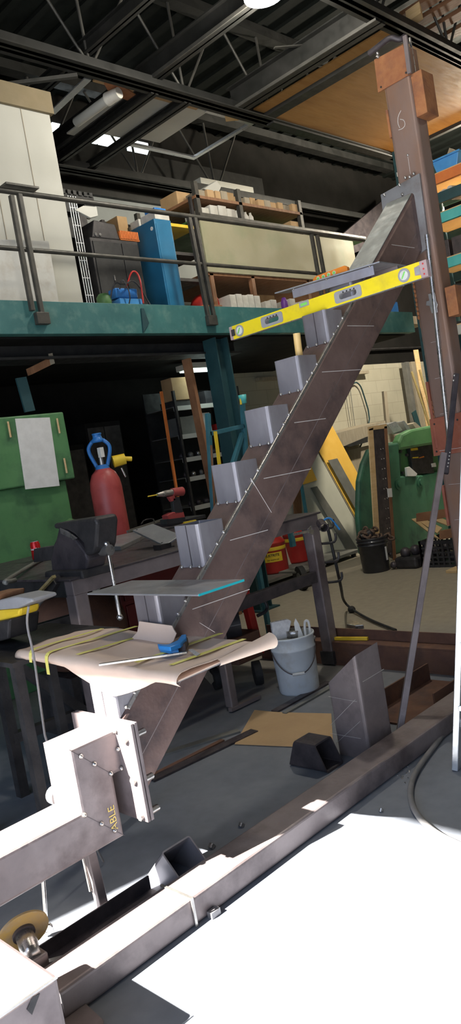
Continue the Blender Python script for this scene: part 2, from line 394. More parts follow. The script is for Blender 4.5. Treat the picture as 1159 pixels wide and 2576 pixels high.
# ------------------------------------------------------------------ roof trusses and joists
def truss(Y, z, x0, x1, nodes, label, m='roof_steel'):
    t = thing('roof_truss', label, 'truss', ((x0 + x1) / 2, Y, z))
    c = MB().box((x0, Y - .05, z), (x1, Y - .01, z + .10)).box((x0, Y + .01, z), (x1, Y + .05, z + .10)).box((x0, Y - .09, z), (x1, Y + .09, z + .012)); c.build('bottom_chord', m, t)
    MB().box((x0, Y - .006, z + .012), (x1, Y + .03, z + .02)).build('chord_edge', 'roof_steel_light', t)
    MB().box((x0, Y - .07, ZR - .14), (x1, Y + .07, ZR - .04)).build('top_chord', m, t)
    for i, n in enumerate(nodes):
        MB().cyl((n, Y, z + .05), (n - .03, Y, ZR - .1), .014, seg=8).build('web_rod', 'roof_steel_light', t)
        MB().cyl((n, Y, z + .05), (n - .62, Y, ZR - .1), .013, seg=8).build('web_rod', 'roof_steel_light', t)
        MB().cyl((n + .02, Y, z + .05), (n + .62, Y, ZR - .1), .013, seg=8).build('web_rod', 'roof_steel_light', t)
    return t
truss(5.26, 4.97, 2.2, 12, (3.2, 4.40, 5.5, 6.75, 8.0), 'dark steel roof truss over the loft edge, in front of the stored white panels')
truss(3.50, 5.0, 4.6, 13, (6.2, 7.4), 'dark steel roof truss crossing above the rusty post top')
truss(7.0, 4.93, 3.5, 12, (5.0, 6.3, 7.6), 'farthest steel roof truss, close to the strip windows')
def joist(x, y0, y1, z0, z1, label, m='roof_steel', w=.1, edge=False):
    t = thing('roof_beam', label, 'beam', (x, (y0 + y1) / 2, z0))
    b = MB().box((x - .008, y0, z0), (x + .008, y1, z1)).box((x - w / 2, y0, z0), (x + w / 2, y1, z0 + .012)).box((x - w / 2, y0, z1 - .012), (x + w / 2, y1, z1)); b.build('web', m, t)
    if edge: MB().box((x - w / 2 - .012, y0, z0), (x - w / 2, y1, z0 + .03)).build('bright_edge', 'roof_steel_light', t)
joist(6.22, 3.5, 5.3, 4.98, 5.22, 'deep dark roof beam with a bright lower edge left of the plywood platform', w=.14, edge=True)
joist(5.13, 1.2, 7.0, 5.05, 5.25, 'roof beam running up beside the bright flood lamp', w=.1, edge=True)
joist(4.40, 2.6, 7.0, 5.12, 5.24, 'thin roof beam meeting the loft truss at its left joint', w=.08)
joist(5.57, 5.3, 7.0, 4.96, 5.04, 'dark bar under the white panels, right one of the pair', w=.09)
joist(5.15, 5.3, 7.0, 4.96, 5.04, 'dark bar under the white panels, left one of the pair', w=.09)
# bridging rods between trusses
for a, b, l in (((440, 160), (590, 70), 'x'), ((800, 215), (890, 30), 'thin grey cross brace rising toward the roof left of the plywood platform'), ((690, 120), (870, 105), 'flat grey strap crossing the brace above the plywood platform')):
    if l == 'x': continue
    p, q = pz(*a, 5.15), pz(*b, 5.3)
    tag(MB().bar(p, q, .03, .01).build('cross_brace', 'roof_steel_light'), l, 'brace')
tag(MB().bar(pz(221, 198, 5.02), pz(130, 285, 5.02), .07, .012).build('ceiling_strap', 'aluminium'), 'flat light metal strap slanting down left of the rolled tube on the ceiling', 'strap')
tag(MB().bar(pz(0, 215, 4.95), pz(195, 190, 4.95), .04, .03).build('cross_brace', 'roof_steel_light'), 'light brace at the left end of the loft truss above the white partition', 'brace')
# plywood platform hung right
PX0, PX1, PY0, PY1 = 6.72, 9.05, 3.56, 5.2
plt = thing('hung_platform', 'brown plywood platform hung under the roof at upper right, framed by dark steel', 'platform', ((PX0 + PX1) / 2, (PY0 + PY1) / 2, 4.98))
MB().box((PX0, PY0, 5.0), (PX1, PY1, 5.02)).build('plywood_sheet', 'plywood_brown', plt)
MB().box((6.42, PY0 - .05, 5.02), (PX0, PY1, 5.035)).build('plywood_strip', 'plywood_brown', plt)
fr = MB().box((PX0 - .14, PY0, 4.98), (PX0 - .0, PY1, 5.02)).box((PX0, PY1 - .0, 4.95), (PX1, PY1 + .1, 5.08)).box((PX1, PY0, 4.96), (PX1 + .06, PY1 + .1, 5.08))
fr.build('frame', 'roof_steel', plt)
# panels stored over the joists
for i, (x0, x1, y0, y1) in enumerate(((4.98, 5.25, 5.5, 6.5), (5.27, 5.62, 5.42, 6.35), (5.64, 6.05, 5.5, 6.28))):
    sbox('ceiling_panel', (x0, y0, 5.06), (x1, y1, 5.075), 'white_panel', ('white panel laid on the roof bars, nearest the rolled tube', 'white panel laid between the two dark roof bars', 'white panel laid on the roof bars beside the empty white frame')[i], 'panel')
sbox('plywood_offcut', (4.62, 5.36, 5.055), (5.9, 5.52, 5.07), 'cardboard', 'narrow tan board lying along the loft truss above the white panels', 'board')
tag(MB().hss([(6.02, 5.5, 5.07), (6.72, 5.5, 5.07), (6.72, 6.45, 5.07), (6.02, 6.45, 5.07), (5.6, 6.45, 5.07)], (0, 0, 1), .03, .05, .004, .004).build('window_frame', 'aluminium'), 'empty white metal frame stored on the roof bars beside the panels', 'frame')
t = thing('rolled_tube', 'off-white rolled tube lying under the roof left of the stored panels', 'tube', pz(240, 275, 5.0))
MB().cyl(pz(192, 308, 5.0), pz(285, 240, 5.0), .045, seg=18).build('roll', 'white_panel', t)
MB().cyl(pz(270, 250, 4.99), pz(300, 233, 4.99), .06, .05, seg=18).build('end_cap', 'white_box', t)
tag(MB().prism([pz(262, 212, 5.04), pz(300, 212, 5.04), (pz(350, 245, 5.04)), pz(325, 255, 5.04), pz(275, 235, 5.04)], (0, 0, .03)).build('rusty_plate', 'rust'), 'crumpled rusty plate above the end of the rolled tube', 'plate')
tag(MB().box((7.3, 6.95, 5.035), (8.3, 7.07, 5.11)).build('strip_light', 'white_panel'), 'unlit white strip light hanging behind the light haze above the loft shelves', 'light')
tag(MB().prism([pz(565, 292, 5.05), pz(600, 285, 5.05), pz(600, 303, 5.05), pz(568, 306, 5.05)], (0, 0, .05)).build('wood_block', 'wood_light'), 'small pale wood block on the truss left of the plywood platform', 'block')
tag(MB().prism([pz(1023, 57, 5.15), pz(1058, 32, 5.15), pz(1064, 48, 5.15), pz(1042, 64, 5.15)], (0, 0, .1)).build('wood_block', 'wood_light'), 'tan wood block high above the right end of the near truss', 'block')
for i in range(4):
    p = pz(1040 + i * 22, 20 + i * 26, 5.3)
    tag(MB().box((p.x, p.y - 1.6, 5.3), (p.x + .14, p.y + .15, 5.34)).build('stored_timber', 'wood_dark'), 'brown timber stored on the roof steel in the top right corner', 'timber', 'timbers in the top right corner')
# flood lamp
LP = pz(664, -10, 5.0)
t = thing('high_bay_lamp', 'glowing round lamp hanging at the top edge of the picture', 'lamp', (LP.x, LP.y, 4.98))
MB().lathe((LP.x, LP.y, 5.0), [(.16, 0), (.15, .04), (.10, .14), (.05, .2), (.0, .21)], 24).build('reflector', 'aluminium', t)
MB().lathe((LP.x, LP.y, 5.0), [(.0, -.012), (.10, -.01), (.145, .012), (.145, .02), (.0, .02)], 24).build('lamp_face', 'lamp_glow', t)
MB().cyl((LP.x, LP.y, 5.2), (LP.x, LP.y, 5.9), .012, seg=8).build('stem', 'roof_steel', t)
def lamp(name, loc, power, color, size=.25, spot=None):
    l = bpy.data.lights.new(name, 'POINT'); l.energy = power; l.color = color; l.shadow_soft_size = size
    o = bpy.data.objects.new(name, l); COL.objects.link(o); o.location = loc; return o
lamp('high_bay_light', (LP.x, LP.y, 4.86), BAY_W, (1.0, .93, .80), .12)
for i, (x, y) in enumerate(((10.4, 4.55), (7.5, -2.0), (2.0, 2.2))):  # near-right and stair-foot lamps are unseen, added to light the back and loft
    t2 = thing('high_bay_lamp', ('round lamp over the far right part of the shop', 'unseen lamp added over the near right part of the shop', 'unseen fill lamp added over the foot of the stair')[i], 'lamp', (x, y, 5.1))
    MB().lathe((x, y, 5.12), [(.16, 0), (.15, .04), (.10, .14), (.05, .2), (.0, .21)], 24).build('reflector', 'aluminium', t2)
    MB().lathe((x, y, 5.12), [(.0, -.012), (.10, -.01), (.145, .012), (.145, .02), (.0, .02)], 24).build('lamp_face', 'lamp_glow', t2)
    MB().cyl((x, y, 5.3), (x, y, 6.0), .012, seg=8).build('stem', 'roof_steel', t2)
    lamp('high_bay_light', (x, y, 4.9), BAY_W * (5.6, .5, .35)[i], (1.0, .90, .72), .15)

# ------------------------------------------------------------------ loft (mezzanine)
MY = 5.05; DZ = 2.9
ft = thing('loft_beam', 'teal painted steel edge beam of the loft', 'beam', (5.2, MY, 2.67))
bmf = MB().box((1.0, MY, 2.675), (8.68, MY + .012, 2.925)).box((1.0, MY + .012, 2.675), (8.68, MY + .09, 2.69)).box((1.0, MY + .012, 2.91), (8.68, MY + .09, 2.925)); bmf.build('channel', 'teal_paint', ft, .003)
g = py(360, 805, MY)
MB().prism([(g.x - .03, MY - .012, 2.68), (g.x + .05, MY - .012, 2.76), (g.x + .02, MY - .012, 2.885), (g.x - .01, MY - .012, 2.885)], (0, .011, 0)).build('gusset', 'teal_dark', ft)
struct(MB().box((1.0, MY + .09, 2.80), (9.2, YB, 2.9)).build('trim_5', 'wood_grey'))
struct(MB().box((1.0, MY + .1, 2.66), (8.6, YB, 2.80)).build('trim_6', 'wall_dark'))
tag(MB().box((1.0, MY + .35, 2.555), (5.75, MY + .42, 2.66)).box((1.0, MY + .25, 2.535), (5.75, MY + .5, 2.555)).build('loft_joist', 'black_paint'), 'dark steel girder under the loft, behind the teal beam', 'beam')
# column of the loft
c = thing('loft_column', 'dark teal steel column holding up the loft beside the shelves', 'column', (5.32, MY + .18, 0))
MB().box((5.24, MY + .1, 0), (5.255, MY + .27, 2.66)).box((5.40, MY + .1, 0), (5.415, MY + .27, 2.66)).box((5.255, MY + .18, 0), (5.40, MY + .19, 2.66)).build('shaft', 'teal_dark', c)
MB().box((5.18, MY + .04, 0), (5.46, MY + .32, .015)).build('base_plate', 'teal_dark', c)
tag(MB().bar((5.02, MY + .3, 2.5), (5.12, MY + .3, 0.0), .09, .04, (1, 0, 0)).build('timber_post', 'wood_dark'), 'rough brown timber post left of the teal column', 'post')
# railing
r = thing('loft_railing', 'dark steel railing with paired posts along the loft edge', 'railing', (5.5, MY, 2.7))
MB().cyl(py(-60, 470, MY), (9.0, MY, 3.75), .021, seg=12).build('top_rail', 'rail_paint', r)
MB().cyl((2.0, MY, 3.31), (9.0, MY, 3.31), .018, seg=12).build('mid_rail', 'rail_paint', r)
for a, b in (((28, 492), (81, 782)), ((48, 488), (107, 800)), ((475, 548), (525, 806)), ((489, 548), (541, 815)), ((783, 590), (800, 690)), ((797, 592), (815, 690))):
    p = py(a[0], a[1], MY - .012); q = py(b[0], b[1], MY - .014)
    if b[1] == 690: q = V((q.x, q.y, q.z)) + (q - p).normalized() * .55
    MB().bar(p, q, .035, .035, (0, 1, 0)).build('post', 'rail_paint', r, .003)
for cx, cy in ((107, 795), (533, 800)):
    p = py(cx, cy, MY - .03); MB().box((p.x - .06, MY - .05, 2.74), (p.x + .05, MY - .001, 2.83)).build('post_bracket', 'rail_paint', r, .004)
p = py(45, 481, MY); MB().box((p.x - .12, MY - .05, 3.77), (p.x + .16, MY + .05, 3.785)).build('cap_plate', 'rail_paint', r)
# white partition wall at left of the loft
WY = 5.45
wp = thing('partition_wall', 'tall off-white metal partition standing on the left of the loft', 'partition', (3.2, WY, 2.9))
MB().box((1.6, WY, 2.9), (4.03, WY + .05, 4.62)).build('panel', 'partition_grey', wp)
MB().box((1.6, WY - .03, 4.62), (4.06, WY + .06, 4.80)).build('top_channel', 'dull_brown', wp)
MB().box((3.40, WY - .004, 2.9), (3.405, WY, 4.62)).box((3.75, WY - .004, 2.9), (3.755, WY, 4.62)).build('panel_seam', 'wood_grey', wp)
ws = tag(MB().prism([py(-60, 600, WY - .1), py(122, 606, WY - .1), (py(150, 773, WY - .1)), V((py(150, 773, WY - .1).x, WY - .1, 2.9)), V((2.6, WY - .1, 2.9))], (0, .02, 0)).build('white_board', 'white_sheet'), 'plain white board leaning against the loft partition behind the railing', 'board')

# ---- loft contents
def carton(name, a, b, m, label, cat='box', group=None, lid=None):
    o = MB().box(a, b).build(name, m, None, .004); return tag(o, label, cat, group)
y0 = 5.5
x0 = py(330, 600, y0).x
bc = thing('blue_cabinet', 'tall blue steel cabinet standing on the loft behind the railing', 'cabinet', (5.06, 5.58, 2.9))
MB().box((4.96, 5.40, 2.9), (5.17, 5.76, 3.83)).build('body', 'blue_cabinet', bc, .006)
MB().box((4.975, 5.395, 2.95), (5.155, 5.40, 3.79)).build('door', 'blue_cabinet', bc, .003)
MB().cyl((4.957, 5.45, 3.75), (4.961, 5.45, 3.75), .018, seg=14).build('sticker', 'sticker_white', bc)
bk = thing('black_locker', 'dark locker cabinet on the loft left of the blue cabinet', 'cabinet', (4.5, 5.7, 2.9))
MB().box((4.26, 5.5, 2.9), (4.80, 5.95, 3.63)).build('body', 'iron_black', bk, .006)
MB().box((4.28, 5.49, 2.93), (4.585, 5.5, 3.60)).build('door', 'black_paint', bk, .003)
MB().box((4.60, 5.49, 2.93), (4.78, 5.5, 3.60)).build('door', 'black_paint', bk, .003)
MB().box((4.44, 5.478, 3.25), (4.45, 5.49, 3.30)).build('handle', 'chrome', bk)
pj = thing('black_case', 'squat black equipment case on top of the dark locker', 'case', (4.4, 5.65, 3.63))
MB().prism([(4.29, 5.5, 3.63), (4.60, 5.5, 3.63), (4.57, 5.5, 3.77), (4.34, 5.5, 3.79)], (0, .3, 0)).build('body', 'iron_black', pj, .01)
MB().cyl((4.33, 5.5, 3.66), (4.33, 5.492, 3.66), .014, seg=10).build('knob', 'chrome', pj)
MB().cyl((4.38, 5.5, 3.66), (4.38, 5.492, 3.66), .014, seg=10).build('knob', 'chrome', pj)
og = MB()
for i in range(12): og.box((4.615 + i * .018, 5.5, 3.64), (4.626 + i * .018, 5.62, 3.72))
og.box((4.61, 5.5, 3.635), (4.83, 5.62, 3.65)).box((4.61, 5.51, 3.64), (4.83, 5.62, 3.71))
tag(og.build('orange_rack', 'orange_paint'), 'ribbed orange tray on the dark locker beside the blue cabinet', 'tray')
# black tall frame with foam and white bracket
bf = thing('display_frame', 'tall black frame with a ribbed top behind the railing, next to the white partition', 'frame', (4.2, 5.9, 2.9))
MB().box((4.08, 5.8, 2.9), (4.13, 5.86, 4.08)).build('upright', 'iron_black', bf); MB().box((4.42, 5.8, 3.6), (4.50, 5.86, 4.08)).build('upright', 'iron_black', bf)
rbm = MB().box((4.08, 5.8, 3.96), (4.62, 5.92, 4.13))
for i in range(9): rbm.box((4.09 + i * .06, 5.79, 4.12), (4.125 + i * .06, 5.91, 4.16))
rbm.build('ribbed_top', 'black_paint', bf)
MB().box((4.13, 5.86, 3.0), (4.45, 5.88, 3.96)).build('back_panel', 'black_paint', bf)
wb = thing('white_wire_rack', 'narrow white wire rack with a white bracket on top beside the partition', 'rack', (4.15, 5.42, 2.9))
for i in range(4): MB().cyl((4.07 + i * .025, 5.45, 2.93), (4.07 + i * .025, 5.45, 3.95), .005, seg=6).build('wire', 'aluminium', wb)
for i in range(6): MB().cyl((4.065, 5.45, 3.1 + i * .15), (4.15, 5.45, 3.1 + i * .15), .004, seg=6).build('cross_wire', 'aluminium', wb)
MB().prism([py(188, 528, 5.44), py(210, 517, 5.44), py(243, 520, 5.44), py(247, 543, 5.44), py(228, 548, 5.44), py(205, 536, 5.44)], (0, .03, 0)).build('bracket', 'white_panel', wb, .004)
MB().box((4.25, 5.436, 3.965), (4.30, 5.439, 3.975)).build('bracket_slot', 'black_paint', wb)
t = thing('charger_box', 'blue charger with red and black leads on the loft floor before the dark locker', 'charger', (4.35, 5.3, 2.9))
MB().box((4.27, 5.25, 2.9), (4.52, 5.38, 3.03)).build('case', 'bin_blue', t, .008)
MB().box((4.25, 5.26, 3.035), (4.49, 5.37, 3.12)).build('upper_case', 'guard_blue', t, .01)
MB().tube([(4.36, 5.24, 3.12), (4.42, 5.2, 3.27), (4.50, 5.2, 3.22), (4.50, 5.22, 2.98)], .008, 6, smooth_n=2).build('red_lead', 'red_paint', t)
MB().tube([(4.28, 5.24, 3.1), (4.30, 5.2, 3.2), (4.36, 5.2, 3.05), (4.33, 5.22, 2.95)], .006, 6, smooth_n=2).build('black_lead', 'black_plastic', t)
MB().tube([(4.16, 5.26, 2.98), (4.2, 5.2, 3.16), (4.3, 5.2, 3.12), (4.45, 5.22, 3.2), (4.6, 5.24, 2.96)], .007, 6, smooth_n=2).build('black_lead', 'black_plastic', t)
tag(MB().lathe((4.14, 5.3, 2.9), [(.0, 0), (.06, 0), (.065, .14), (.04, .17), (.0, .17)], 16).build('green_bottle', 'green_can'), 'dark green bottle beside the blue charger on the loft', 'bottle')
# boxes on top of blue cabinet and behind
carton('cardboard_box', (4.86, 5.80, 3.65), (4.98, 5.98, 3.98), 'cardboard', 'upright brown carton showing behind the left edge of the blue cabinet')
carton('white_carton', (4.965, 5.62, 3.832), (5.06, 5.75, 3.90), 'white_box', 'small white carton on the left of the blue cabinet top')
carton('cream_carton', (4.99, 5.41, 3.832), (5.17, 5.61, 3.91), 'white_box', 'cream carton lying on top of the blue cabinet')
carton('blue_carton', (5.02, 5.43, 3.912), (5.16, 5.58, 3.95), 'guard_blue', 'flat blue carton on the cream carton above the blue cabinet')
tag(MB().sphere((4.75, 6.1, 3.79), .08, 14, (1.5, 1, .6)).build('yellow_bag', 'yellow_paint'), 'yellow bundle on the goods behind the dark locker', 'bundle')
carton('grey_carton', (4.6, 5.98, 2.9), (4.98, 6.3, 3.65), 'wood_grey', 'grey carton stack behind the dark locker', 'box')
carton('goods_box', (4.62, 6.0, 3.65), (4.82, 6.15, 3.74), 'white_box', 'pale box on the grey carton stack under the yellow bundle')
# big shelf unit on loft
SY, SX0, SX1 = 5.6, 5.78, 8.75
su = thing('loft_shelf', 'long dark steel shelving unit with a beige board across its front, on the loft', 'shelf', ((SX0 + SX1) / 2, 6.0, 2.9))
for x in (5.80, 6.44, 7.48):
    MB().box((x - .025, SY, 3.9), (x + .025, SY + .05, 4.36)).build('upright', 'rail_paint', su)
for x in (5.81, 6.44, 7.4, 8.4):
    MB().box((x - .025, SY, 2.9), (x + .025, SY + .05, 3.42)).build('upright', 'wood_dark', su)
for x in (5.80, 7.48, 8.7): MB().box((x - .025, 6.55, 2.9), (x + .025, 6.6, 4.36)).build('rear_upright', 'rail_paint', su)
MB().box((5.77, SY, 4.19), (7.5, 6.6, 4.22)).build('top_shelf', 'wood_dark', su)
MB().box((5.77, SY, 3.99), (8.75, 6.6, 4.01)).build('upper_shelf', 'green_paint', su)
MB().box((5.74, SY, 3.40), (8.45, 6.6, 3.43)).build('lower_shelf', 'wood_dark', su)
MB().box((5.75, SY - .02, 3.43), (8.42, SY - .002, 3.95)).build('front_board', 'board_beige', su)
MB().box((5.76, SY - .03, 3.985), (8.72, SY - .0, 4.03)).build('shelf_lip', 'rail_paint', su)
# side shelf (runs back beside the blue cabinet)
s2 = thing('side_shelf', 'dark shelf unit with a yellow shelf edge between the blue cabinet and the long shelves', 'shelf', (5.6, 6.0, 2.9))
for z, m in ((3.9, 'yellow_paint'), (3.62, 'iron_black'), (3.36, 'iron_black')):
    MB().box((5.22, 5.62, z - .03), (5.72, 6.5, z)).build('shelf_board', m, s2)
MB().box((5.20, 6.46, 2.9), (5.24, 6.5, 4.2)).build('upright', 'iron_black', s2)
MB().box((5.70, 5.62, 2.9), (5.73, 5.65, 4.2)).build('upright', 'iron_black', s2)
MB().box((5.22, 6.5, 2.9), (5.72, 6.52, 4.2)).build('back_panel', 'black_paint', s2)
for i, (y, z, m, h) in enumerate(((5.68, 3.9, 'white_box', .13), (5.85, 3.9, 'teal_bright', .1), (6.0, 3.9, 'wood_grey', .11), (5.7, 3.62, 'yellow_paint', .06), (5.9, 3.62, 'guard_blue', .07), (5.67, 3.36, 'white_box', .12), (5.8, 3.36, 'orange_tool', .1), (5.95, 3.36, 'white_box', .12))):
    carton('stock_box', (5.26, y, z), (5.42, y + .12, z + h), m, ('white box on the yellow-edged shelf, nearest', 'teal box on the yellow-edged shelf', 'grey box at the back of the yellow-edged shelf', 'yellow box on the middle side shelf', 'blue box on the middle side shelf', 'white box on the low side shelf, nearest', 'orange box on the low side shelf', 'white box at the back of the low side shelf')[i])
# top shelf row of boxes
x = 5.86; i = 0
while x < 7.42:
    wd = random.uniform(.075, .12); h = random.uniform(.07, .10); y = SY + random.uniform(.01, .05)
    carton('small_carton', (x, y, 4.222), (x + wd, y + .2, 4.222 + h), 'cardboard' if i % 3 else 'wood_grey', 'small tan carton in the row on the top loft shelf', group='cartons on the top loft shelf')
    x += wd + random.uniform(.012, .03); i += 1
p = py(530, 465, 5.75)
tag(MB().prism([py(512, 474, 5.8), py(545, 453, 5.8), py(557, 470, 5.8), py(550, 484, 5.8), py(530, 483, 5.8)], (0, .22, 0)).build('white_bag', 'white_panel', None, .01), 'crumpled white package on top of the cartons at the left of the top loft shelf', 'package')
carton('big_carton', (5.78, 5.88, 4.222), (5.98, 6.15, 4.36), 'cardboard', 'tan carton sticking out at the left end of the top loft shelf')
# upper shelf contents
x = 5.86
for i in range(4):
    carton('paper_box', (x, SY + .03, 4.012), (x + .10 + .01 * i, SY + .3, 4.012 + (.10, .14, .15, .13)[i]), 'white_box', ('stained white box, first from the left on the upper loft shelf', 'stained white box, second from the left on the upper loft shelf', 'tall white box with a dark label on the upper loft shelf', 'white box right of the labelled one on the upper loft shelf')[i]); x += .125
for i, xx in enumerate((6.36, 6.43, 6.58, 6.66)):
    tag(MB().lathe((xx, SY + .08, 4.012), [(0, 0), (.03, 0), (.03, .09), (.014, .12), (.014, .14), (0, .14)], 12).build('white_bottle', 'white_box'), 'small white bottle on the upper loft shelf near its second upright', 'bottle', 'white bottles on the upper loft shelf')
x = 6.76
while x < 7.25:
    wd = random.uniform(.035, .06)
    tag(MB().lathe((x, SY + .07, 4.012), [(0, 0), (.02, 0), (.022, .04), (.012, .05), (0, .055)], 10).build('jar', 'white_box'), 'tiny jar in the row on the upper loft shelf', 'jar', 'tiny jars on the upper loft shelf'); x += wd
carton('cream_carton', (7.28, SY + .02, 4.012), (7.42, SY + .2, 4.11), 'cardboard', 'tan carton at the right end of the upper loft shelf')
# deck level goods under the long shelf
lw = (('white box', 'white_box'), )
xs = [5.92, 6.02, 6.11, 6.20, 6.30]
for i, xx in enumerate(xs):
    carton('white_carton', (xx, 5.5, 2.9), (xx + .085, 5.75, 3.18 + .01 * (i % 2)), 'white_box', 'white carton in the row under the long loft shelf left of its second post', group='white cartons left under the long loft shelf')
for i, xx in enumerate((6.52, 6.62, 6.95, 7.06, 7.16, 7.27, 7.38)):
    carton('white_carton', (xx, 5.55, 2.9), (xx + .09, 5.8, 3.14 + .02 * (i % 3)), 'white_box', 'white carton in the row under the long loft shelf right of its second post', group='white cartons right under the long loft shelf')
tag(MB().lathe((6.78, 5.5, 2.9), [(0, 0), (.04, 0), (.04, .22), (.02, .27), (0, .27)], 12).build('purple_bottle', 'purple'), 'purple bottle among the white cartons under the long loft shelf', 'bottle')
carton('brown_carton', (6.66, 5.85, 2.9), (7.05, 6.1, 3.30), 'cardboard', 'open brown carton behind the white cartons under the long loft shelf')
tag(MB().sphere((5.85, 5.8, 3.13), .15, 16, (1.2, 1, .9)).build('red_helmet', 'red_paint'), 'rounded red cover under the left end of the long loft shelf', 'cover')
carton('teal_packet', (6.12, 5.3, 2.9), (6.38, 5.42, 2.97), 'teal_bright', 'teal and white packet lying on the loft edge below the white cartons')
carton('orange_carton', (5.36, 5.35, 2.9), (5.50, 5.5, 3.02), 'orange_paint', 'orange box on the loft floor right of the blue cabinet')
carton('brown_carton', (5.53, 5.4, 2.9), (5.68, 5.55, 3.04), 'wood_dark', 'brown box on the loft floor beside the orange box')
# dark storage right of the shelf, faint
tag(MB().prism([py(860, 590, 6.9), py(985, 485, 6.9), py(990, 600, 6.9), py(880, 640, 6.9)], (0, .05, 0)).build('grey_sheet', 'iron_dark'), 'dim grey sheet leaning beyond the long loft shelf', 'sheet')

# ------------------------------------------------------------------ under the loft
fl = thing('fluorescent_light', 'lit fluorescent light under the loft above the shelves', 'light', (6.1, 6.3, 2.55))
a, b = py(470, 935, 6.3), py(553, 916, 6.3)
MB().box((a.x, 6.22, 2.545), (b.x + .02, 6.42, 2.56)).build('diffuser', 'tube_glow', fl)
MB().box((a.x - .03, 6.20, 2.56), (b.x + .05, 6.44, 2.62)).build('housing', 'white_panel', fl)
lamp('fluorescent_glow', (6.2, 6.3, 2.47), 6, (.8, 1, .93), .2)
sh = thing('storage_shelf', 'white-edged steel shelf unit under the loft with small parts on it', 'shelf', (6.1, 6.4, 0))
for z in (2.18, 1.86, 1.60, 1.38, 1.05, .6):
    MB().box((5.72, 6.4, z - .05), (6.72, 6.44, z)).build('shelf_edge', 'white_panel', sh)
    MB().box((5.72, 6.44, z - .01), (6.72, 6.9, z)).build('shelf_board', 'strip_grey', sh)
for x in (5.70, 6.72):
    MB().box((x, 6.38, 0), (x + .03, 6.41, 2.35)).build('upright', 'iron_black', sh)
MB().box((5.70, 6.9, 0), (6.75, 6.92, 2.4)).build('back_panel', 'black_paint', sh)
carton('cardboard_box', (5.74, 6.42, 2.25), (6.02, 6.6, 2.5), 'cardboard', 'brown carton on the top of the shelf unit under the loft')
carton('black_bin', (5.76, 6.45, 2.18), (6.15, 6.7, 2.25), 'iron_black', 'flat dark bin under the brown carton on the shelf unit', 'bin')
carton('dark_bin', (6.25, 6.45, 2.18), (6.65, 6.7, 2.33), 'black_plastic', 'dark bin at the right of the top shelf under the loft', 'bin')
carton('grey_bin', (5.80, 6.45, 1.86), (6.12, 6.7, 2.06), 'strip_grey', 'grey metal bin on the second shelf under the loft', 'bin')
carton('white_green_box', (6.14, 6.45, 1.86), (6.27, 6.7, 2.08), 'white_box', 'white box with a green stripe on the second shelf under the loft')
tag(MB().box((6.40, 6.45, 1.86), (6.54, 6.6, 1.94)).build('red_bin', 'red_paint'), 'small red bin on the second shelf under the loft', 'bin')
tag(MB().box((6.55, 6.45, 1.86), (6.68, 6.6, 1.95)).build('blue_bin', 'guard_blue'), 'small blue bin on the second shelf under the loft', 'bin')
for z, n in ((1.60, 7), (1.38, 6), (1.05, 7)):
    for i in range(n):
        xx = 5.78 + i * .125; s_ = random.uniform(.02, .04)
        tag(MB().lathe((xx, 6.5, z), [(0, 0), (s_, 0), (s_ * 1.1, .04), (s_ * .5, .06), (0, .06)], 10).build('small_part', random.choice(['strip_grey', 'iron_dark', 'bright_steel'])), 'small steel part in the clutter on the lower shelves under the loft', 'part', 'small steel parts on the lower shelves')
# dark lockers and hanging goods deep under the loft
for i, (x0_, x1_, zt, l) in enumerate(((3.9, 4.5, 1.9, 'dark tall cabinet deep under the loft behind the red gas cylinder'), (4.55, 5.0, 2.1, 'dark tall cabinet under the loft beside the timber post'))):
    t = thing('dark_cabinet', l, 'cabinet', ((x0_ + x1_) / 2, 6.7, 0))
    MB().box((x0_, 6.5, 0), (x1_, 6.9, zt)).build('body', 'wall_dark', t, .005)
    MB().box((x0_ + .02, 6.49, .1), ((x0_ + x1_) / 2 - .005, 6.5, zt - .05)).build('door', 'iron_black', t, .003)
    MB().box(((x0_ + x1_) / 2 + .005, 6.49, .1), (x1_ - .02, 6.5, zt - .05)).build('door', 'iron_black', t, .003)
tag(MB().bar(py(405, 985, 5.7), py(405, 985, 5.7) + (py(470, 1400, 5.7) - py(405, 985, 5.7)) * (py(405, 985, 5.7).z / (py(405, 985, 5.7).z - py(470, 1400, 5.7).z)), .025, .02, (0, 1, 0)).build('orange_strap', 'orange_paint'), 'long orange strap hanging in the dark left of the shelf unit', 'strap')
tag(MB().prism([py(75, 925, 5.34), py(130, 897, 5.34), py(137, 914, 5.34), py(80, 942, 5.34)], (0, .06, 0)).build('timber_bracket', 'wood_dark'), 'brown timber stub sticking out below the teal beam at left', 'timber')
tag(MB().prism([py(122, 890, 5.33), py(132, 888, 5.33), py(138, 914, 5.33), py(128, 918, 5.33)], (0, .005, 0)).build('pale_plate', 'wood_grey'), 'small pale plate on the end of the brown timber stub', 'plate')
tag(MB().bar(py(52, 950, 5.3), (py(75, 1035, 5.3)), .09, .02, (0, 1, 0)).build('teal_bracket', 'teal_dark'), 'dark teal steel stub above the green cabinet', 'bracket')
carton('tan_carton', tuple(V((2.58, 5.42, 2.10))), (2.68, 5.6, 2.22), 'cardboard', 'tan carton on top of the green cabinet at the left edge')
carton('yellow_carton', (2.69, 5.42, 2.10), (2.73, 5.6, 2.19), 'yellow_paint', 'yellow carton on top of the green cabinet')
carton('red_carton', (2.74, 5.42, 2.10), (2.80, 5.6, 2.18), 'red_paint', 'red carton on top of the green cabinet')
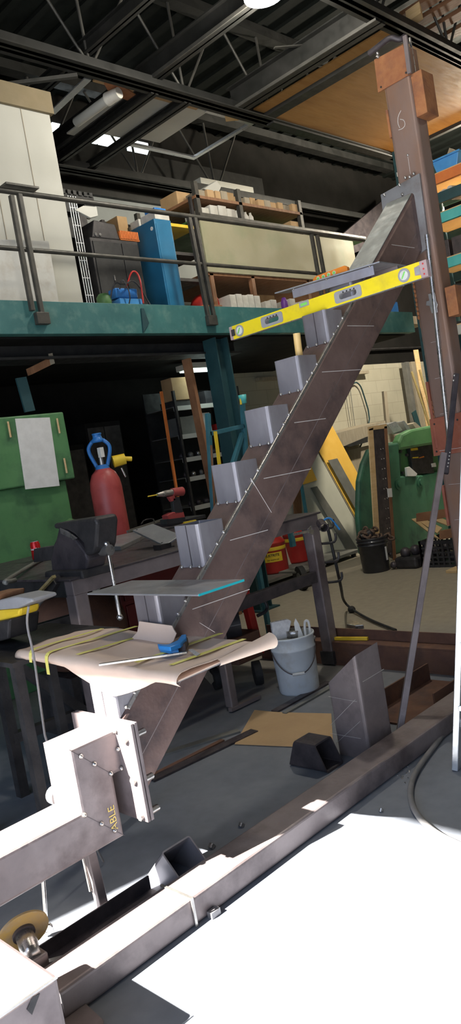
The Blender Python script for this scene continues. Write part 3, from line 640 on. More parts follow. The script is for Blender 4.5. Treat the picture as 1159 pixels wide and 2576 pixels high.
# green welding cabinet (left)
gm = thing('green_cabinet', 'large green steel machine cabinet with a white paper sheet taped on its door', 'machine', (2.9, 5.6, 0))
GY = 5.3
gx1 = py(152, 1040, GY).x
MB().box((2.2, GY + .02, 0), (gx1 - .05, GY + .6, 1.56)).build('lower_body', 'green_paint', gm, .012)
MB().box((2.2, GY - .03, 1.56), (gx1 + .01, GY + .6, 2.10)).build('upper_body', 'green_paint', gm, .012)
p = [py(x, y, GY - .034) for x, y in ((38, 1053), (125, 1050), (150, 1222), (64, 1231))]
MB().prism(p, (0, .003, 0)).build('paper_sheet', 'sticker_white', gm)
MB().box((2.55, GY - .04, 1.60), (2.56, GY - .03, 2.06)).build('door_edge', 'green_machine', gm)
for q in ((27, 1100), (150, 1090), (168, 1190)):
    pp = py(q[0], q[1], GY - .04); MB().cyl(pp, pp + V((0, 0, .12)), .008, seg=8).build('door_handle', 'wood_light', gm)
MB().box((gx1 + .01, GY + .05, 1.75), (gx1 + .05, GY + .2, 1.98)).build('side_box', 'wood_grey', gm, .005)
for q in ((172, 1130), (176, 1148)):
    pp = py(q[0], q[1], 6.6); tag(MB().sphere(pp, .035, 10).build('pilot_bulb', 'small_glow'), ('small warm light in the gap right of the green cabinet, upper', 'small warm light in the gap right of the green cabinet, lower')[q[1] > 1140], 'light')
# red gas cylinder with blue guard
CX, CY = 3.72, 5.17
gc = thing('gas_cylinder', 'red gas cylinder with a blue valve guard standing behind the bench', 'gas cylinder', (CX, CY, 0))
MB().lathe((CX, CY, 0), [(0, 0), (.125, 0), (.13, .02), (.13, 1.44), (.122, 1.50), (.098, 1.56), (.055, 1.60), (0, 1.61)], 40).build('body', 'cylinder_red', gc)
MB().cyl((CX, CY, 1.59), (CX, CY, 1.63), .06, .05, 20).build('neck_ring', 'guard_blue', gc)
for sx in (-1, 1):
    MB().tube([(CX + sx * .045 * .7, CY - sx * .045 * .7, 1.62), (CX + sx * .09 * .7, CY - sx * .09 * .7, 1.74), (CX + sx * .085 * .7, CY - sx * .085 * .7, 1.79), (CX + sx * .03, CY - sx * .03, 1.83)], .016, 10, smooth_n=2).build('guard_arm', 'guard_blue', gc)
MB().lathe((CX, CY, 1.825), [(0, -.01), (.05, -.01), (.055, .01), (.038, .025), (.034, .05), (.04, .055), (.038, .065), (0, .065)], 20).build('guard_cap', 'guard_blue', gc)
MB().cyl((CX, CY, 1.63), (CX, CY, 1.75), .018, seg=12).build('valve', 'bright_steel', gc)
MB().box((CX - .035, CY - .06, 1.69), (CX + .0, CY - .02, 1.77)).build('valve_tag', 'sticker_white', gc)
t = thing('regulator', 'yellow gas regulator on the valve of the red cylinder', 'regulator', (CX + .15, CY, 1.6))
MB().cyl((CX + .10, CY - .02, 1.64), (CX + .19, CY - .07, 1.65), .05, .045, 18).build('body', 'yellow_paint', t)
MB().cyl((CX + .19, CY - .07, 1.65), (CX + .24, CY - .09, 1.64), .02, seg=12).build('knob', 'yellow_paint', t)
MB().cyl((CX + .15, CY - .05, 1.58), (CX + .17, CY - .06, 1.50), .009, seg=8).build('outlet', 'bright_steel', t)
tag(MB().lathe(V(py(178, 1320, 5.0)) - V((0, 0, .35)), [(0, 0), (.08, 0), (.085, .3), (.05, .38), (0, .4)], 20).build('green_bottle', 'green_can'), 'dark green gas bottle between the green cabinet and the red cylinder', 'bottle')
# blue frame stand (rack) behind bench
fx = thing('blue_stand', 'blue steel frame stand with bars hung on it, behind the stair tubes', 'stand', (4.05, 4.3, 0))
def ub(a, b, w=.035, Y=4.35, d=.035): MB().bar(py(a[0], a[1], Y), py(b[0], b[1], Y), w, d, (0, 1, 0)).build('frame_bar', 'blue_frame', fx, .003)
ub((522, 1040), (545, 1420)); ub((609, 1010), (628, 1300)); ub((525, 1092), (612, 1072)); ub((609, 1090), (578, 1190)); 
q = py(545, 1420, 4.35); MB().bar(q, (q.x, q.y, 0), .035, .035, (0, 1, 0)).build('frame_bar', 'blue_frame', fx); q = py(628, 1300, 4.35); MB().bar(q, (q.x, q.y, 0), .035, .035, (0, 1, 0)).build('frame_bar', 'blue_frame', fx)
tag(MB().bar(py(541, 1085, 4.3), py(553, 1180, 4.3), .035, .006, (0, 1, 0)).build('yellow_level_bar', 'yellow_paint'), 'yellow and red strip hanging on the blue stand', 'strip')
tag(MB().bar(py(531, 1120, 4.3), py(540, 1290, 4.3), .012, .012, (0, 1, 0)).build('copper_rod', 'wood_dark'), 'thin brown rod hanging on the blue stand', 'rod')
tag(MB().lathe(py(612, 1015, 4.30) - V((0, 0, .0)), [(0, 0), (.028, 0), (.034, .07), (.026, .068), (.02, .01), (0, .01)], 14).build('teal_cup', 'teal_bright'), 'teal cup on top of the right bar of the blue stand', 'cup')
tag(MB().cyl(py(606, 1018, 4.3), py(605, 1000, 4.3), .01, seg=8).build('yellow_marker', 'yellow_paint'), 'yellow marker standing in the teal cup', 'marker')

# ------------------------------------------------------------------ work bench
BZ = 1.05
wbn = thing('work_bench', 'long dark steel work bench with the vise on its corner', 'bench', (3.1, 4.0, 0))
MB().box((2.04, 3.27, BZ - .012), (4.06, 5.0, BZ)).build('top_plate', 'iron_dark', wbn, .003)
ap = MB().box((2.06, 3.29, BZ - .09), (4.04, 3.36, BZ - .012)); ap.build('front_rail', 'mill_steel', wbn, .004)
MB().box((2.06, 3.36, BZ - .10), (2.13, 4.98, BZ - .012)).build('side_rail', 'black_paint', wbn, .004)
MB().box((3.97, 3.36, BZ - .10), (4.04, 4.98, BZ - .012)).build('side_rail', 'iron_dark', wbn, .004)
for x, y in ((2.06, 3.29), (3.96, 3.29), (3.02, 3.34), (2.06, 4.9), (3.96, 4.9)):
    MB().hss([(x + .045, y + .045, BZ - .0905), (x + .045, y + .045, .03)], (1, 0, 0), .085 if x != 3.02 else .06, .085 if x != 3.02 else .06, .006, .01).build('leg', 'mill_steel', wbn)
MB().hss([(2.15, 3.335, .62), (3.955, 3.335, .62)], (0, 1, 0), .05, .075, .004, .006).build('lower_rail', 'iron_dark', wbn)
MB().box((3.95, 3.28, .01), (4.06, 3.39, .10)).build('foot', 'iron_black', wbn, .006)
MB().bar((3.02, 3.36, .02), (3.27, 3.35, .02), .03, .02).build('floor_rail', 'mill_steel', wbn)
MB().hss([(4.0, 3.24, .98), (3.93, 3.16, .955)], (0, 0, 1), .06, .06, .005, .028).build('hitch_tube', 'iron_dark', wbn)
# hooks on bench end and hose
for z in (.93, .83, .70, .56):
    MB().tube([(4.05, 3.3, z), (4.13, 3.26, z - .01), (4.15, 3.25, z + .01), (4.15, 3.25, z + .05)], .009, 8, smooth_n=1).build('hook', 'iron_black', wbn)
tag(MB().tube([V((4.14, 3.3, .95)), V((4.16, 3.28, .5)), pz(862, 1510, .1), pz(880, 1530, .03), pz(930, 1560, .02), pz(995, 1585, .02)], .011, 8, smooth_n=3).build('air_hose', 'rubber_black'), 'black hose hanging from the bench end and trailing over the floor', 'hose')
pk = pz(884, 1533, .03)
t = tag(MB().sphere(pk, .035, 12, (1, 1, .9)).build('hose_ball', 'rubber_black'), 'black ball knot on the trailing hose', 'hose stop')
tag(MB().tube([V((4.10, 3.3, .98)), V((4.13, 3.26, 1.0)), V((4.16, 3.24, .94)), V((4.18, 3.23, .90))], .007, 8, smooth_n=2).build('blue_air_line', 'clamp_blue'), 'blue air line looped over the hooks at the bench end', 'hose')
# wrench under bench end
t = thing('wrench', 'shiny wrench lying in the bench end beside the leg', 'wrench', (3.8, 3.3, .93))
a, b = py(738, 1345, 3.2), py(778, 1336, 3.2)
MB().bar(a, b, .016, .008, (0, 1, 0)).build('shank', 'chrome', t); MB().prism([b + V((-.01, 0, -.01)), b + V((.03, 0, -.03)), b + V((.05, 0, .0)), b + V((.02, 0, .005)), b + V((.03, 0, .03)), b + V((-.005, 0, .015))], (0, .01, 0)).build('jaw', 'chrome', t)
# plates on bench
tag(MB().prism([pz(272, 1385, BZ), pz(305, 1385, BZ), pz(352, 1362, BZ), pz(368, 1352, BZ), pz(345, 1345, BZ), pz(272, 1362, BZ)], (0, 0, .028)).build('hexagon_plate', 'plate_steel', None, .003), 'blue-grey many-sided steel plate lying on the bench beside the vise', 'plate')
t = thing('square_plate', 'square grey steel plate with corner holes propped on the bench', 'plate', (3.35, 3.9, BZ))
n_ = V((-.25, -.2, .95)).normalized(); p0_ = pz(410, 1372, BZ + .02)
q = [pn(x, y, p0_, n_) for x, y in ((334, 1338), (385, 1322), (442, 1345), (444, 1358), (415, 1377))]
MB().prism(q, (0, 0, .012)).build('plate', 'plate_steel', t, .002)
MB().box((q[4].x - .03, q[4].y - .0, BZ), (q[4].x + .05, q[4].y + .07, BZ + .03)).build('prop_block', 'iron_black', t)
for hx, hy in ((345, 1337), (408, 1370)):
    pp = pn(hx, hy, p0_, n_); MB().cyl(pp + V((0, 0, .008)), pp + V((0, 0, .0135)), .006, seg=10).build('bolt_hole', 'black_paint', t)
tag(MB().tube([V((1.9, 3.55, 1.08)), pz(0, 1470, 1.1), pz(60, 1432, 1.07), pz(108, 1405, 1.06), pz(150, 1398, 1.06)], .012, 8, smooth_n=2).build('bent_rod', 'strip_grey'), 'long grey strip lying over the left end of the bench', 'strip')
# bars lying behind on bench
tag(MB().bar(pz(318, 1338, BZ + .01), pz(430, 1300, BZ + .01), .02, .02).build('flat_bar', 'strip_grey'), 'thin steel bar lying at the back of the bench beside the red cylinder', 'bar')
tag(MB().tube([pz(355, 1318, BZ + .03), pz(362, 1308, BZ + .05), pz(385, 1304, BZ + .05), pz(388, 1314, BZ + .03)], .006, 8, smooth_n=1).build('bent_wire', 'iron_black'), 'black bent wire lying on the back of the bench', 'wire')
dk = pz(442, 1312, BZ)
carton('tool_case', tuple(pz(452, 1318, BZ) + V((-.1, -.02, 0))), tuple(pz(452, 1318, BZ) + V((.28, .22, .03))), 'black_plastic', 'flat black tool box under the drill on the bench', 'case')
tag(MB().bar(pz(462, 1316, BZ + .05), pz(492, 1310, BZ + .05), .03, .015).build('yellow_marker', 'yellow_paint', None), 'yellow stick beside the drill on the bench', 'marker')
# coke can
cc = pz(95, 1399, BZ); cc = pz(95, 1409, BZ)
t = thing('soda_can', 'red soda can standing on the back of the bench left of the vise', 'can', cc)
MB().lathe(cc, [(0, .002), (.024, 0), (.033, .012), (.033, .108), (.027, .122), (.0265, .126)], 28).build('body', 'can_red', t)
MB().lathe(cc, [(0, .121), (.024, .121), (.0265, .127), (.025, .127)], 24).build('lid', 'aluminium', t)
dcam = V((-.70, -.713, 0)).normalized(); xdir = V((dcam.y, -dcam.x, 0)); xdir = V((.713, -.70, 0))
text_on('Coca-Cola', .017, None, xdir, (0, 0, 1), 'white_text', t, 'logo', .0006, (cc + V((0, 0, .078)), .0335), .0008)
# vise
XV = 2.2
vz = thing('bench_vise', 'large dark iron bench vise bolted to the near corner of the bench', 'vise', (XV, 3.45, BZ))
def vp(pts, x0, x1, nm, m, bev=.012):
    return MB().prism([V((x0, px(a, b, XV).y, px(a, b, XV).z)) for a, b in pts], (x1 - x0, 0, 0)).build(nm, m, vz, bev)
vp(((150, 1402), (158, 1365), (165, 1350), (172, 1320), (192, 1328), (215, 1352), (240, 1385), (245, 1400), (240, 1432), (200, 1440), (155, 1442)), XV - .06, XV + .06, 'body', 'iron_dark')
vp(((160, 1312), (266, 1296), (272, 1310), (268, 1370), (262, 1388), (240, 1392), (236, 1362), (215, 1340), (196, 1328), (162, 1325)), XV - .065, XV + .065, 'moving_jaw', 'iron_black', .014)
vp(((98, 1378), (150, 1370), (152, 1405), (98, 1412)), XV - .035, XV + .035, 'slide_bar', 'iron_black', .004)
vp(((152, 1428), (245, 1425), (250, 1446), (152, 1448)), XV - .1, XV + .1, 'swivel_base', 'iron_black', .008)
vp(((178, 1322), (196, 1330), (222, 1348), (212, 1352), (188, 1340), (180, 1336)), XV - .068, XV - .06, 'jaw_face', 'bright_steel', .002)
hc = px(268, 1384, XV - .0)
MB().cyl((XV, hc.y + .04, hc.z), (XV, hc.y - .03, hc.z), .028, seg=16).build('screw_head', 'bright_steel', vz)
hb = px(268, 1384, XV)
MB().cyl((XV, hb.y - .01, hb.z + .03), (XV, hb.y - .01, hb.z - .34), .0095, seg=12).sphere((XV, hb.y - .01, hb.z + .032), .016).sphere((XV, hb.y - .01, hb.z - .34), .017).build('handle', 'chrome', vz)
# drill on bench
YD = pz(442, 1316, BZ + .03).y - .03
dr = thing('cordless_drill', 'red and black cordless drill standing on its battery on the bench', 'drill', py(435, 1308, YD))
A = py(372, 1249, YD); Bp = py(395, 1245, YD); Cp = py(432, 1239, YD); Dp = py(458, 1236, YD)
MB().cyl(A, Bp, .005, seg=8).build('drill_bit', 'yellow_paint', dr)
MB().cyl(Bp, Bp.lerp(Cp, .4), .014, .022, 18).cyl(Bp.lerp(Cp, .4), Cp, .024, .026, 18).build('chuck', 'bright_steel', dr)
MB().cyl(Cp, Dp, .033, .036, 18).build('motor_housing', 'cylinder_red', dr)
vpd = lambda pts: [py(a, b, YD - .02) for a, b in pts]
MB().prism(vpd(((424, 1250), (440, 1247), (442, 1258), (432, 1262))), (0, .03, 0)).build('trigger', 'cylinder_red', dr, .003)
MB().prism(vpd(((434, 1252), (452, 1249), (462, 1290), (440, 1296))), (0, .04, 0)).build('grip', 'black_plastic', dr, .008)
MB().prism(vpd(((420, 1296), (436, 1288), (462, 1287), (466, 1302), (424, 1308))), (0, .07, 0)).build('battery_mount', 'cylinder_red', dr, .006)
MB().prism(vpd(((418, 1306), (466, 1300), (468, 1314), (420, 1320))), (0, .08, 0)).build('battery', 'black_plastic', dr, .004)
# red cabinet behind bench legs
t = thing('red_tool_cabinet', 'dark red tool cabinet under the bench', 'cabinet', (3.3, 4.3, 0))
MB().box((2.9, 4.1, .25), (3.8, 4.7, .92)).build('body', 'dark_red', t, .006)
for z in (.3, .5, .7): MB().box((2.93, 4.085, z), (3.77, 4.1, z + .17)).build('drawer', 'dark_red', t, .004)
for x in (2.95, 3.7):
    MB().cyl((x, 4.12, .1), (x + .04, 4.12, .1), .1, seg=18).build('wheel', 'rubber_black', t)
    MB().box((x, 4.1, .12), (x + .04, 4.2, .25)).build('caster_fork', 'strip_grey', t)
t = thing('floor_jack', 'red machine stand with black parts half hidden behind the big stringer', 'jack', (3.45, 3.75, 0))
MB().bar((3.62, 3.72, .95), (3.66, 3.68, .15), .06, .05, (0, 1, 0)).build('red_frame', 'red_paint', t, .004)
MB().cyl((3.42, 3.72, .42), (3.5, 3.66, .42), .10, seg=20).build('motor', 'black_plastic', t)
MB().box((3.38, 3.6, .16), (3.62, 3.85, .34)).build('base_box', 'rust_dark', t, .01)
MB().tube([(3.66, 3.68, .55), (3.74, 3.62, .52), (3.74, 3.6, .44), (3.66, 3.64, .42)], .012, 8, smooth_n=2).build('hand_ring', 'black_plastic', t)
MB().cyl((3.48, 3.58, .08), (3.52, 3.55, .08), .08, seg=18).build('wheel', 'rubber_black', t)
cw = pz(540, 1735, .0)
t = thing('caster', 'caster wheel with a pale bracket standing behind the stringer foot', 'caster', (cw.x, cw.y, 0))
MB().cyl((cw.x, cw.y, .075), (cw.x + .035, cw.y - .02, .075), .075, seg=22).build('wheel', 'rubber_black', t)
MB().bar((cw.x - .01, cw.y - .01, .06), (cw.x - .06, cw.y + .02, .16), .05, .008, (0, 1, 0)).build('bracket', 'wood_grey', t)
# dark leg frame below bench at left
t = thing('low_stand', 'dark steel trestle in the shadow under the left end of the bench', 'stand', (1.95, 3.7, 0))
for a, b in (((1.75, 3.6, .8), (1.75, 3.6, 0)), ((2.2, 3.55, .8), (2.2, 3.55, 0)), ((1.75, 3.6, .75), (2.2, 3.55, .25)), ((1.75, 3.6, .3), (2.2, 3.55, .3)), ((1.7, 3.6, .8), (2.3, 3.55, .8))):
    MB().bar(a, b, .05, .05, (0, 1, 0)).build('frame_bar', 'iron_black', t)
# hanging lead on left
tag(MB().tube([px(72, 1525, 1.38), px(66, 1570, 1.38), px(84, 1640, 1.38), px(100, 1760, 1.38), px(120, 1900, 1.38), (1.55, 2.62, 0.01)], .005, 6, smooth_n=2).build('power_cord', 'rubber_grey'), 'grey cord hanging from the yellow sander down to the floor', 'cord')
t = thing('yellow_sander', 'grey and yellow belt sander at the left edge in front of the bench', 'sander', (1.55, 2.95, .9))
def sp(pts, x0, x1, nm, m, bev=.006): return MB().prism([V((x0, px(a, b, 1.6).y, px(a, b, 1.6).z)) for a, b in pts], (x1 - x0, 0, 0)).build(nm, m, t, bev)
sp(((12, 1505), (60, 1495), (100, 1500), (104, 1508), (66, 1525), (10, 1530)), 1.56, 1.68, 'top_housing', 'grey_rubber', .015)
sp(((-30, 1515), (10, 1530), (66, 1526), (64, 1545), (20, 1560), (-30, 1565)), 1.57, 1.67, 'lower_housing', 'yellow_paint', .012)
sp(((-20, 1492), (20, 1490), (12, 1530), (-20, 1530)), 1.55, 1.69, 'rear_grip', 'wood_dark', .01)
sp(((-30, 1566), (50, 1550), (46, 1600), (-30, 1620)), 1.55, 1.7, 'belt_frame', 'iron_black', .01)
stn = thing('sander_table', 'small dark table carrying the yellow sander at the left edge', 'table', (1.6, 3.0, 0))
MB().box((1.42, 2.8, .83), (1.95, 3.4, .85)).build('tabletop', 'iron_black', stn)
for x, y in ((1.45, 2.83), (1.9, 2.83), (1.45, 3.36), (1.9, 3.36)): MB().box((x - .02, y - .02, 0), (x + .02, y + .02, .83)).build('leg', 'iron_black', stn)
t = thing('bar_clamp', 'shiny brass and steel clamp fixed to the bench edge above the sander', 'clamp', (1.75, 3.1, 1.05))
MB().bar(px(78, 1512, 2.0), px(136, 1450, 2.0), .014, .02, (1, 0, 0)).build('bar', 'gold_strip', t)
MB().bar(px(72, 1525, 1.99), px(82, 1505, 1.99), .02, .03, (1, 0, 0)).build('jaw', 'bright_steel', t)
MB().cyl(px(80, 1540, 2.02), px(118, 1495, 2.02), .012, seg=10).build('screw', 'bright_steel', t)
MB().prism([px(a, b, 2.03) for a, b in ((100, 1495), (128, 1450), (140, 1470), (118, 1510))], (.05, 0, 0)).build('clamp_body', 'iron_black', t, .004)
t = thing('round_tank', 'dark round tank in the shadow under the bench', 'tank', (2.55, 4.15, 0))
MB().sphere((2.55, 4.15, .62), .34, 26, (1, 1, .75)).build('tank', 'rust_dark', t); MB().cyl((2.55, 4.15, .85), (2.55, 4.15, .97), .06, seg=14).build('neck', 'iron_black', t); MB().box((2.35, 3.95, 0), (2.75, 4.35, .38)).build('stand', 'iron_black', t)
tag(MB().prism([px(a, b, 2.6) for a, b in ((232, 1468), (248, 1468), (250, 1480), (240, 1495), (232, 1490))], (.01, 0, 0)).build('paper_tag', 'white_box'), 'small pale tag hanging under the bench right of its leg, upper', 'tag')
tag(MB().prism([px(a, b, 2.6) for a, b in ((250, 1548), (262, 1548), (268, 1572), (254, 1574))], (.01, 0, 0)).build('paper_tag', 'white_box'), 'small pale tag under the bench beside the vise handle end, lower', 'tag')

# ------------------------------------------------------------------ the steel staircase being fabricated
CAM_SCALE[:] = [1.135, -.2025]
SL = math.atan(.84); c40, s40 = cos(SL), sin(SL)
YF = 1.93                                  # front face of the stair tubes
def zc(X): return 1.185 + .84 * (X - 1.94)  # stringer centre line
def ztop(X): return zc(X) + .145
st = thing('steel_staircase', 'unfinished steel staircase: one sloping box stringer with upright tube stubs', 'staircase', (2.3, 2.0, .5))
MB().hss([(1.288, 2.0, zc(1.288)), (3.488, 2.0, zc(3.488))], (0, 1, 0), .152, .222, .008, .016, n0=(1, 0, 0), n1=(1, 0, 0)).build('stringer', 'stringer_steel', st)
sg = [o for o in bpy.data.objects if o.name == 'stringer'][0]
# seam line, polished edge weld, chalk layout marks
def sline(x0, x1, off, wd, nm, m, y=YF - .0785 + .072, th=.0015):
    a = V((x0, 0, zc(x0) + off)); b = V((x1, 0, zc(x1) + off)); d = (b - a).normalized(); n = V((-d.z, 0, d.x)) * wd / 2
    return MB().prism([V((p.x, 1.9245 - th, p.z)) for p in (a - n, b - n, b + n, a + n)], (0, th, 0)).build(nm, m, sg)
sline(1.33, 3.45, -.03, .0025, 'seam_line', 'mill_steel', th=.0008)
MB().bar((1.32, 1.9305, ztop(1.32) - .006), (2.92, 1.9305, ztop(2.92) - .006), .012, .014, (-s40, 0, c40)).build('edge_strip', 'bright_steel', sg, .003)
for k in range(0, 8):
    x = 1.62 + .225 * k; zz = ztop(x) - .03
    lx = .20 + .08 * (k % 2 == 0)
    lab(MB().box((x + .02, 1.9232, zz - .0012), (x + .02 + lx, 1.9243, zz + .0012)).build('chalk_mark', 'chalk', sg), 'thin white scribed line')
for (a, b) in (((1.66, .98), (1.72, .93)), ((2.02, 1.42), (2.10, 1.28))):
    lab(MB().bar((a[0], 1.9237, a[1]), (b[0], 1.9237, b[1]), .001, .0025, (0, 1, 0)).build('chalk_mark', 'chalk', sg), 'short slanting scratch')
# paler skin laid over the upper end of the stringer's top face
ga = V((2.72, 2.0, ztop(2.72) + .002)); 
MB().prism([V((2.90, 1.932, ztop(2.90) + .0005)), V((3.478, 1.932, ztop(3.478) + .0005)), V((3.478, 2.072, ztop(3.478) + .0005)), V((2.90, 2.072, ztop(2.90) + .0005))], V((-s40, 0, c40)) * .003).build('bright_top_face', 'pale_steel', sg)
# upright tube stubs
TS = .127
def stub(k, parent):
    X0 = 1.73 + .225 * k; zt = 1.302 + .186 * k - (.05 if k == 5 else 0); xm = X0 + TS / 2; zb = ztop(xm) + .001
    b = MB().hss([(xm, YF + TS / 2, zt), (xm, YF + TS / 2, zb)], (0, 1, 0), TS, TS, .006, .012, n1=(s40, 0, -c40)).build('tread_stub', 'tube_steel', parent)
    if k in (-2, -1, 0, 4): lab(MB().box((X0 - .0008, YF + .058, ztop(X0) + .006), (X0 + .0002, YF + .062, zt - .001)).build('seam_line', 'iron_dark', b), 'dark seam line')
    zz = ztop(X0) + .003
    for yy in (YF + .02, YF + .065, YF + .112): MB().sphere((X0 - .003, yy, zz), .0065, 8).build('weld_tack', 'bright_steel', b)
    for xx in (X0 + .035, X0 + .075, X0 + .115): MB().sphere((xx, YF - .002, ztop(xx) + .004), .0065, 8).build('weld_tack', 'bright_steel', b)
    return b
for k in range(-2, 6): stub(k, st)
# end plate at the foot, bolted to the landing frame's plate
MB().box((1.276, 1.845, .485), (1.287, 2.16, .785)).build('end_plate', 'mill_steel', st, .002)
for yy, zz in ((1.87, .74), (1.87, .60), (1.87, .50)):
    MB().cyl((1.287, yy, zz), (1.325, yy, zz), .010, seg=6).build('bolt', 'bright_steel', st)
# top plate against the post
tp = MB().prism([(3.488, 2.13, 2.53), (3.488, 1.865, 2.33), (3.488, 1.865, 2.75), (3.488, 2.13, 2.70)], (.012, 0, 0)); 
MB().prism([V((3.487, px(a, b, 3.487).y, px(a, b, 3.487).z)) for a, b in ((957, 490), (1054, 436), (1078, 622), (1052, 640), (966, 560))], (.012, 0, 0)).build('top_plate', 'plate_steel', st)
for a, b in ((967, 491), (1005, 466), (1019, 447), (1030, 445), (1040, 437), (1012, 489)):
    p = px(a, b, 3.485); MB().sphere(p, .008, 8).build('weld_tack', 'bright_steel', st)
MB().cyl(px(1073, 590, 3.492), px(1131, 1130, 3.492), .011, seg=12).build('side_rod', 'bright_steel', st)

# landing frame: mitred tubes at the foot
lf = thing('landing_frame', 'mitred steel tube frame stepping up at the foot of the stair', 'frame', (1.0, 2.0, .43))
YL = 2.005
lt = MB().hss([(-.1, YL, .505), (1.165, YL, .505), (1.165, YL, .695), (1.262, YL, .695)], (0, 1, 0), .15, .131, .007, .012, n1=(1, 0, 0)).build('landing_tube', 'mill_steel', lf)
for (x0, z0, x1, z1) in ((1.1, .76, 1.23, .63), (1.23, .44, 1.10, .57)):
    MB().bar((x0, 1.9295, z0), (x1, 1.9295, z1), .001, .003, (0, 1, 0)).build('miter_seam', 'iron_dark', lt)
    for t_ in (.25, .55, .93): MB().sphere((x0 + (x1 - x0) * t_, 1.929, z0 + (z1 - z0) * t_), .008, 8).build('weld_tack', 'bright_steel', lt)
MB().box((1.262, 1.845, .485), (1.273, 2.16, .785)).build('end_plate', 'mill_steel', lf, .002)
for yy, zz in ((1.88, .735), (1.875, .61), (1.87, .50)):
    MB().cyl((1.262, yy, zz), (1.252, yy, zz), .012, seg=6).build('bolt_head', 'bright_steel', lf)
for yy, zz in ((1.925, .755), (1.925, .70), (1.925, .64)):
    MB().sphere((1.258, yy, zz), .007, 8).build('weld_tack', 'bright_steel', lf)
MB().cyl((1.13, 2.09, .575), (1.13, 2.125, .575), .028, seg=16).build('pipe_stop', 'aluminium', lf)
text_on('ABLE', .034, (1.20, 1.9292, .51), (0, 0, 1), (-1, 0, 0), 'chalk_yellow', lf, 'yellow_lettering', .0006)
# leg stand below
CAM_SCALE[:] = [1.0, 0.0]
q0 = pz(262, 2300, 0); q1 = V((1.22, 2.2, .44))
sd2 = thing('prop_leg', 'square steel tube propped upright on the sunlit floor behind the landing frame', 'prop', (q0.x, q0.y, 0))
MB().hss([(q0.x, q0.y, 0.0), (q0.x - .02, q0.y - .01, .296)], (1, 0, 0), .035, .035, .003, .004).build('tube', 'mill_steel', sd2)
MB().cyl((q0.x - .03, q0.y + .01, .10), (q0.x - .035, q0.y + .01, .29), .006, seg=8).build('rod', 'bright_steel', sd2)
# combination wrench leaning upright
w0 = pz(118, 2345, 0.02)
t = thing('combination_wrench', 'bright combination wrench standing upright against the landing tube, its ring on the floor', 'wrench', (w0.x, w0.y, 0))
w1 = V((w0.x + .0, w0.y - .06, .285)); dv = (w1 - w0).normalized()
MB().bar(w0 + dv * .03, w1 - dv * .05, .018, .007, (1, 0, 0)).build('shank', 'chrome', t, .002)
sv = V((RT.x, RT.y, 0)).normalized(); ring = [w0 + dv * (.012 + .019 * cos(a)) + sv * .019 * sin(a) for a in [i * pi / 10 for i in range(20)]]
MB().tube(ring, .006, 8, closed=True).build('ring_end', 'chrome', t)
MB().prism([w1 - dv * .055 - sv * .01, w1 - dv * .04 - sv * .022, w1 - sv * .02, w1 - sv * .009, w1 - dv * .025 - sv * .008, w1 - dv * .025 + sv * .008, w1 + sv * .009, w1 + sv * .02, w1 - dv * .04 + sv * .022, w1 - dv * .055 + sv * .01], dv.cross(sv) * .008).build('open_end', 'chrome', t)

CAM_SCALE[:] = [1.135, -.2025]
# tread plate on stub k=-1
tp_ = thing('tread_plate', 'bare grey tread plate with a teal edge lying on the second lowest stub', 'plate', (1.58, 2.0, 1.116))
z1 = 1.1165
MB().box((1.48, 1.70, z1), (1.68, 2.28, z1 + .006)).build('plate', 'plate_steel', tp_, .0015)
MB().box((1.482, 1.698, z1 - .0005), (1.678, 1.7005, z1 + .0065)).build('teal_edge', 'cyan_edge', tp_)
# top tread: thin plate on two flat bars
zt5 = 1.302 + .186 * 5 - .05 + .001
tt = thing('top_tread', 'steel tread with flat bars under it, on the highest stub below the bright stringer face', 'tread', (2.95, 2.05, zt5))
MB().prism([(2.765, 2.29, zt5 + .028), (2.875, 1.79, zt5 + .028), (3.10, 1.80, zt5 + .028), (3.06, 2.08, zt5 + .028), (2.90, 2.08, zt5 + .028), (2.84, 2.27, zt5 + .028)], (0, 0, .006)).build('plate', 'plate_steel', tt, .001)
def alg(t): return V((2.765 + .11 * t, 2.29 - .50 * t, zt5 + .0065))
MB().bar(alg(.16) + V((.012, 0, 0)), alg(.93) + V((.012, 0, 0)), .006, .040, (0, 0, 1)).build('flat_bar', 'tube_steel', tt, .001)
MB().bar(V((2.985, 2.06, zt5 + .0)), V((3.03, 1.80, zt5 + .0)), .006, .055, (0, 0, 1)).build('flat_bar', 'mill_steel', tt, .001)
for t_ in (.18, .5, .9): MB().sphere(alg(t_) + V((.009, 0, .019)), .005, 8).build('weld_tack', 'bright_steel', tt)
# torpedo level
t = thing('torpedo_level', 'small orange torpedo level with green vials lying on the top tread', 'level', (2.95, 2.2, zt5 + .034))
zl = zt5 + .0345
def lp(y, z): return V((2.86, y - .19, z))
MB().prism([lp(2.33, zl), lp(2.325, zl + .022), lp(2.31, zl + .030), lp(2.15, zl + .030), lp(2.135, zl + .02), lp(2.135, zl)], (.018, 0, 0)).build('body', 'orange_tool', t, .002)
for yy in (2.295, 2.265, 2.235, 2.205):
    MB().cyl((2.858, yy - .19, zl + .015), (2.880, yy - .19, zl + .015), .009, seg=12).build('vial_ring', 'sticker_white', t)
    MB().cyl((2.856, yy - .19, zl + .015), (2.882, yy - .19, zl + .015), .006, seg=12).build('vial', 'vial_green', t)

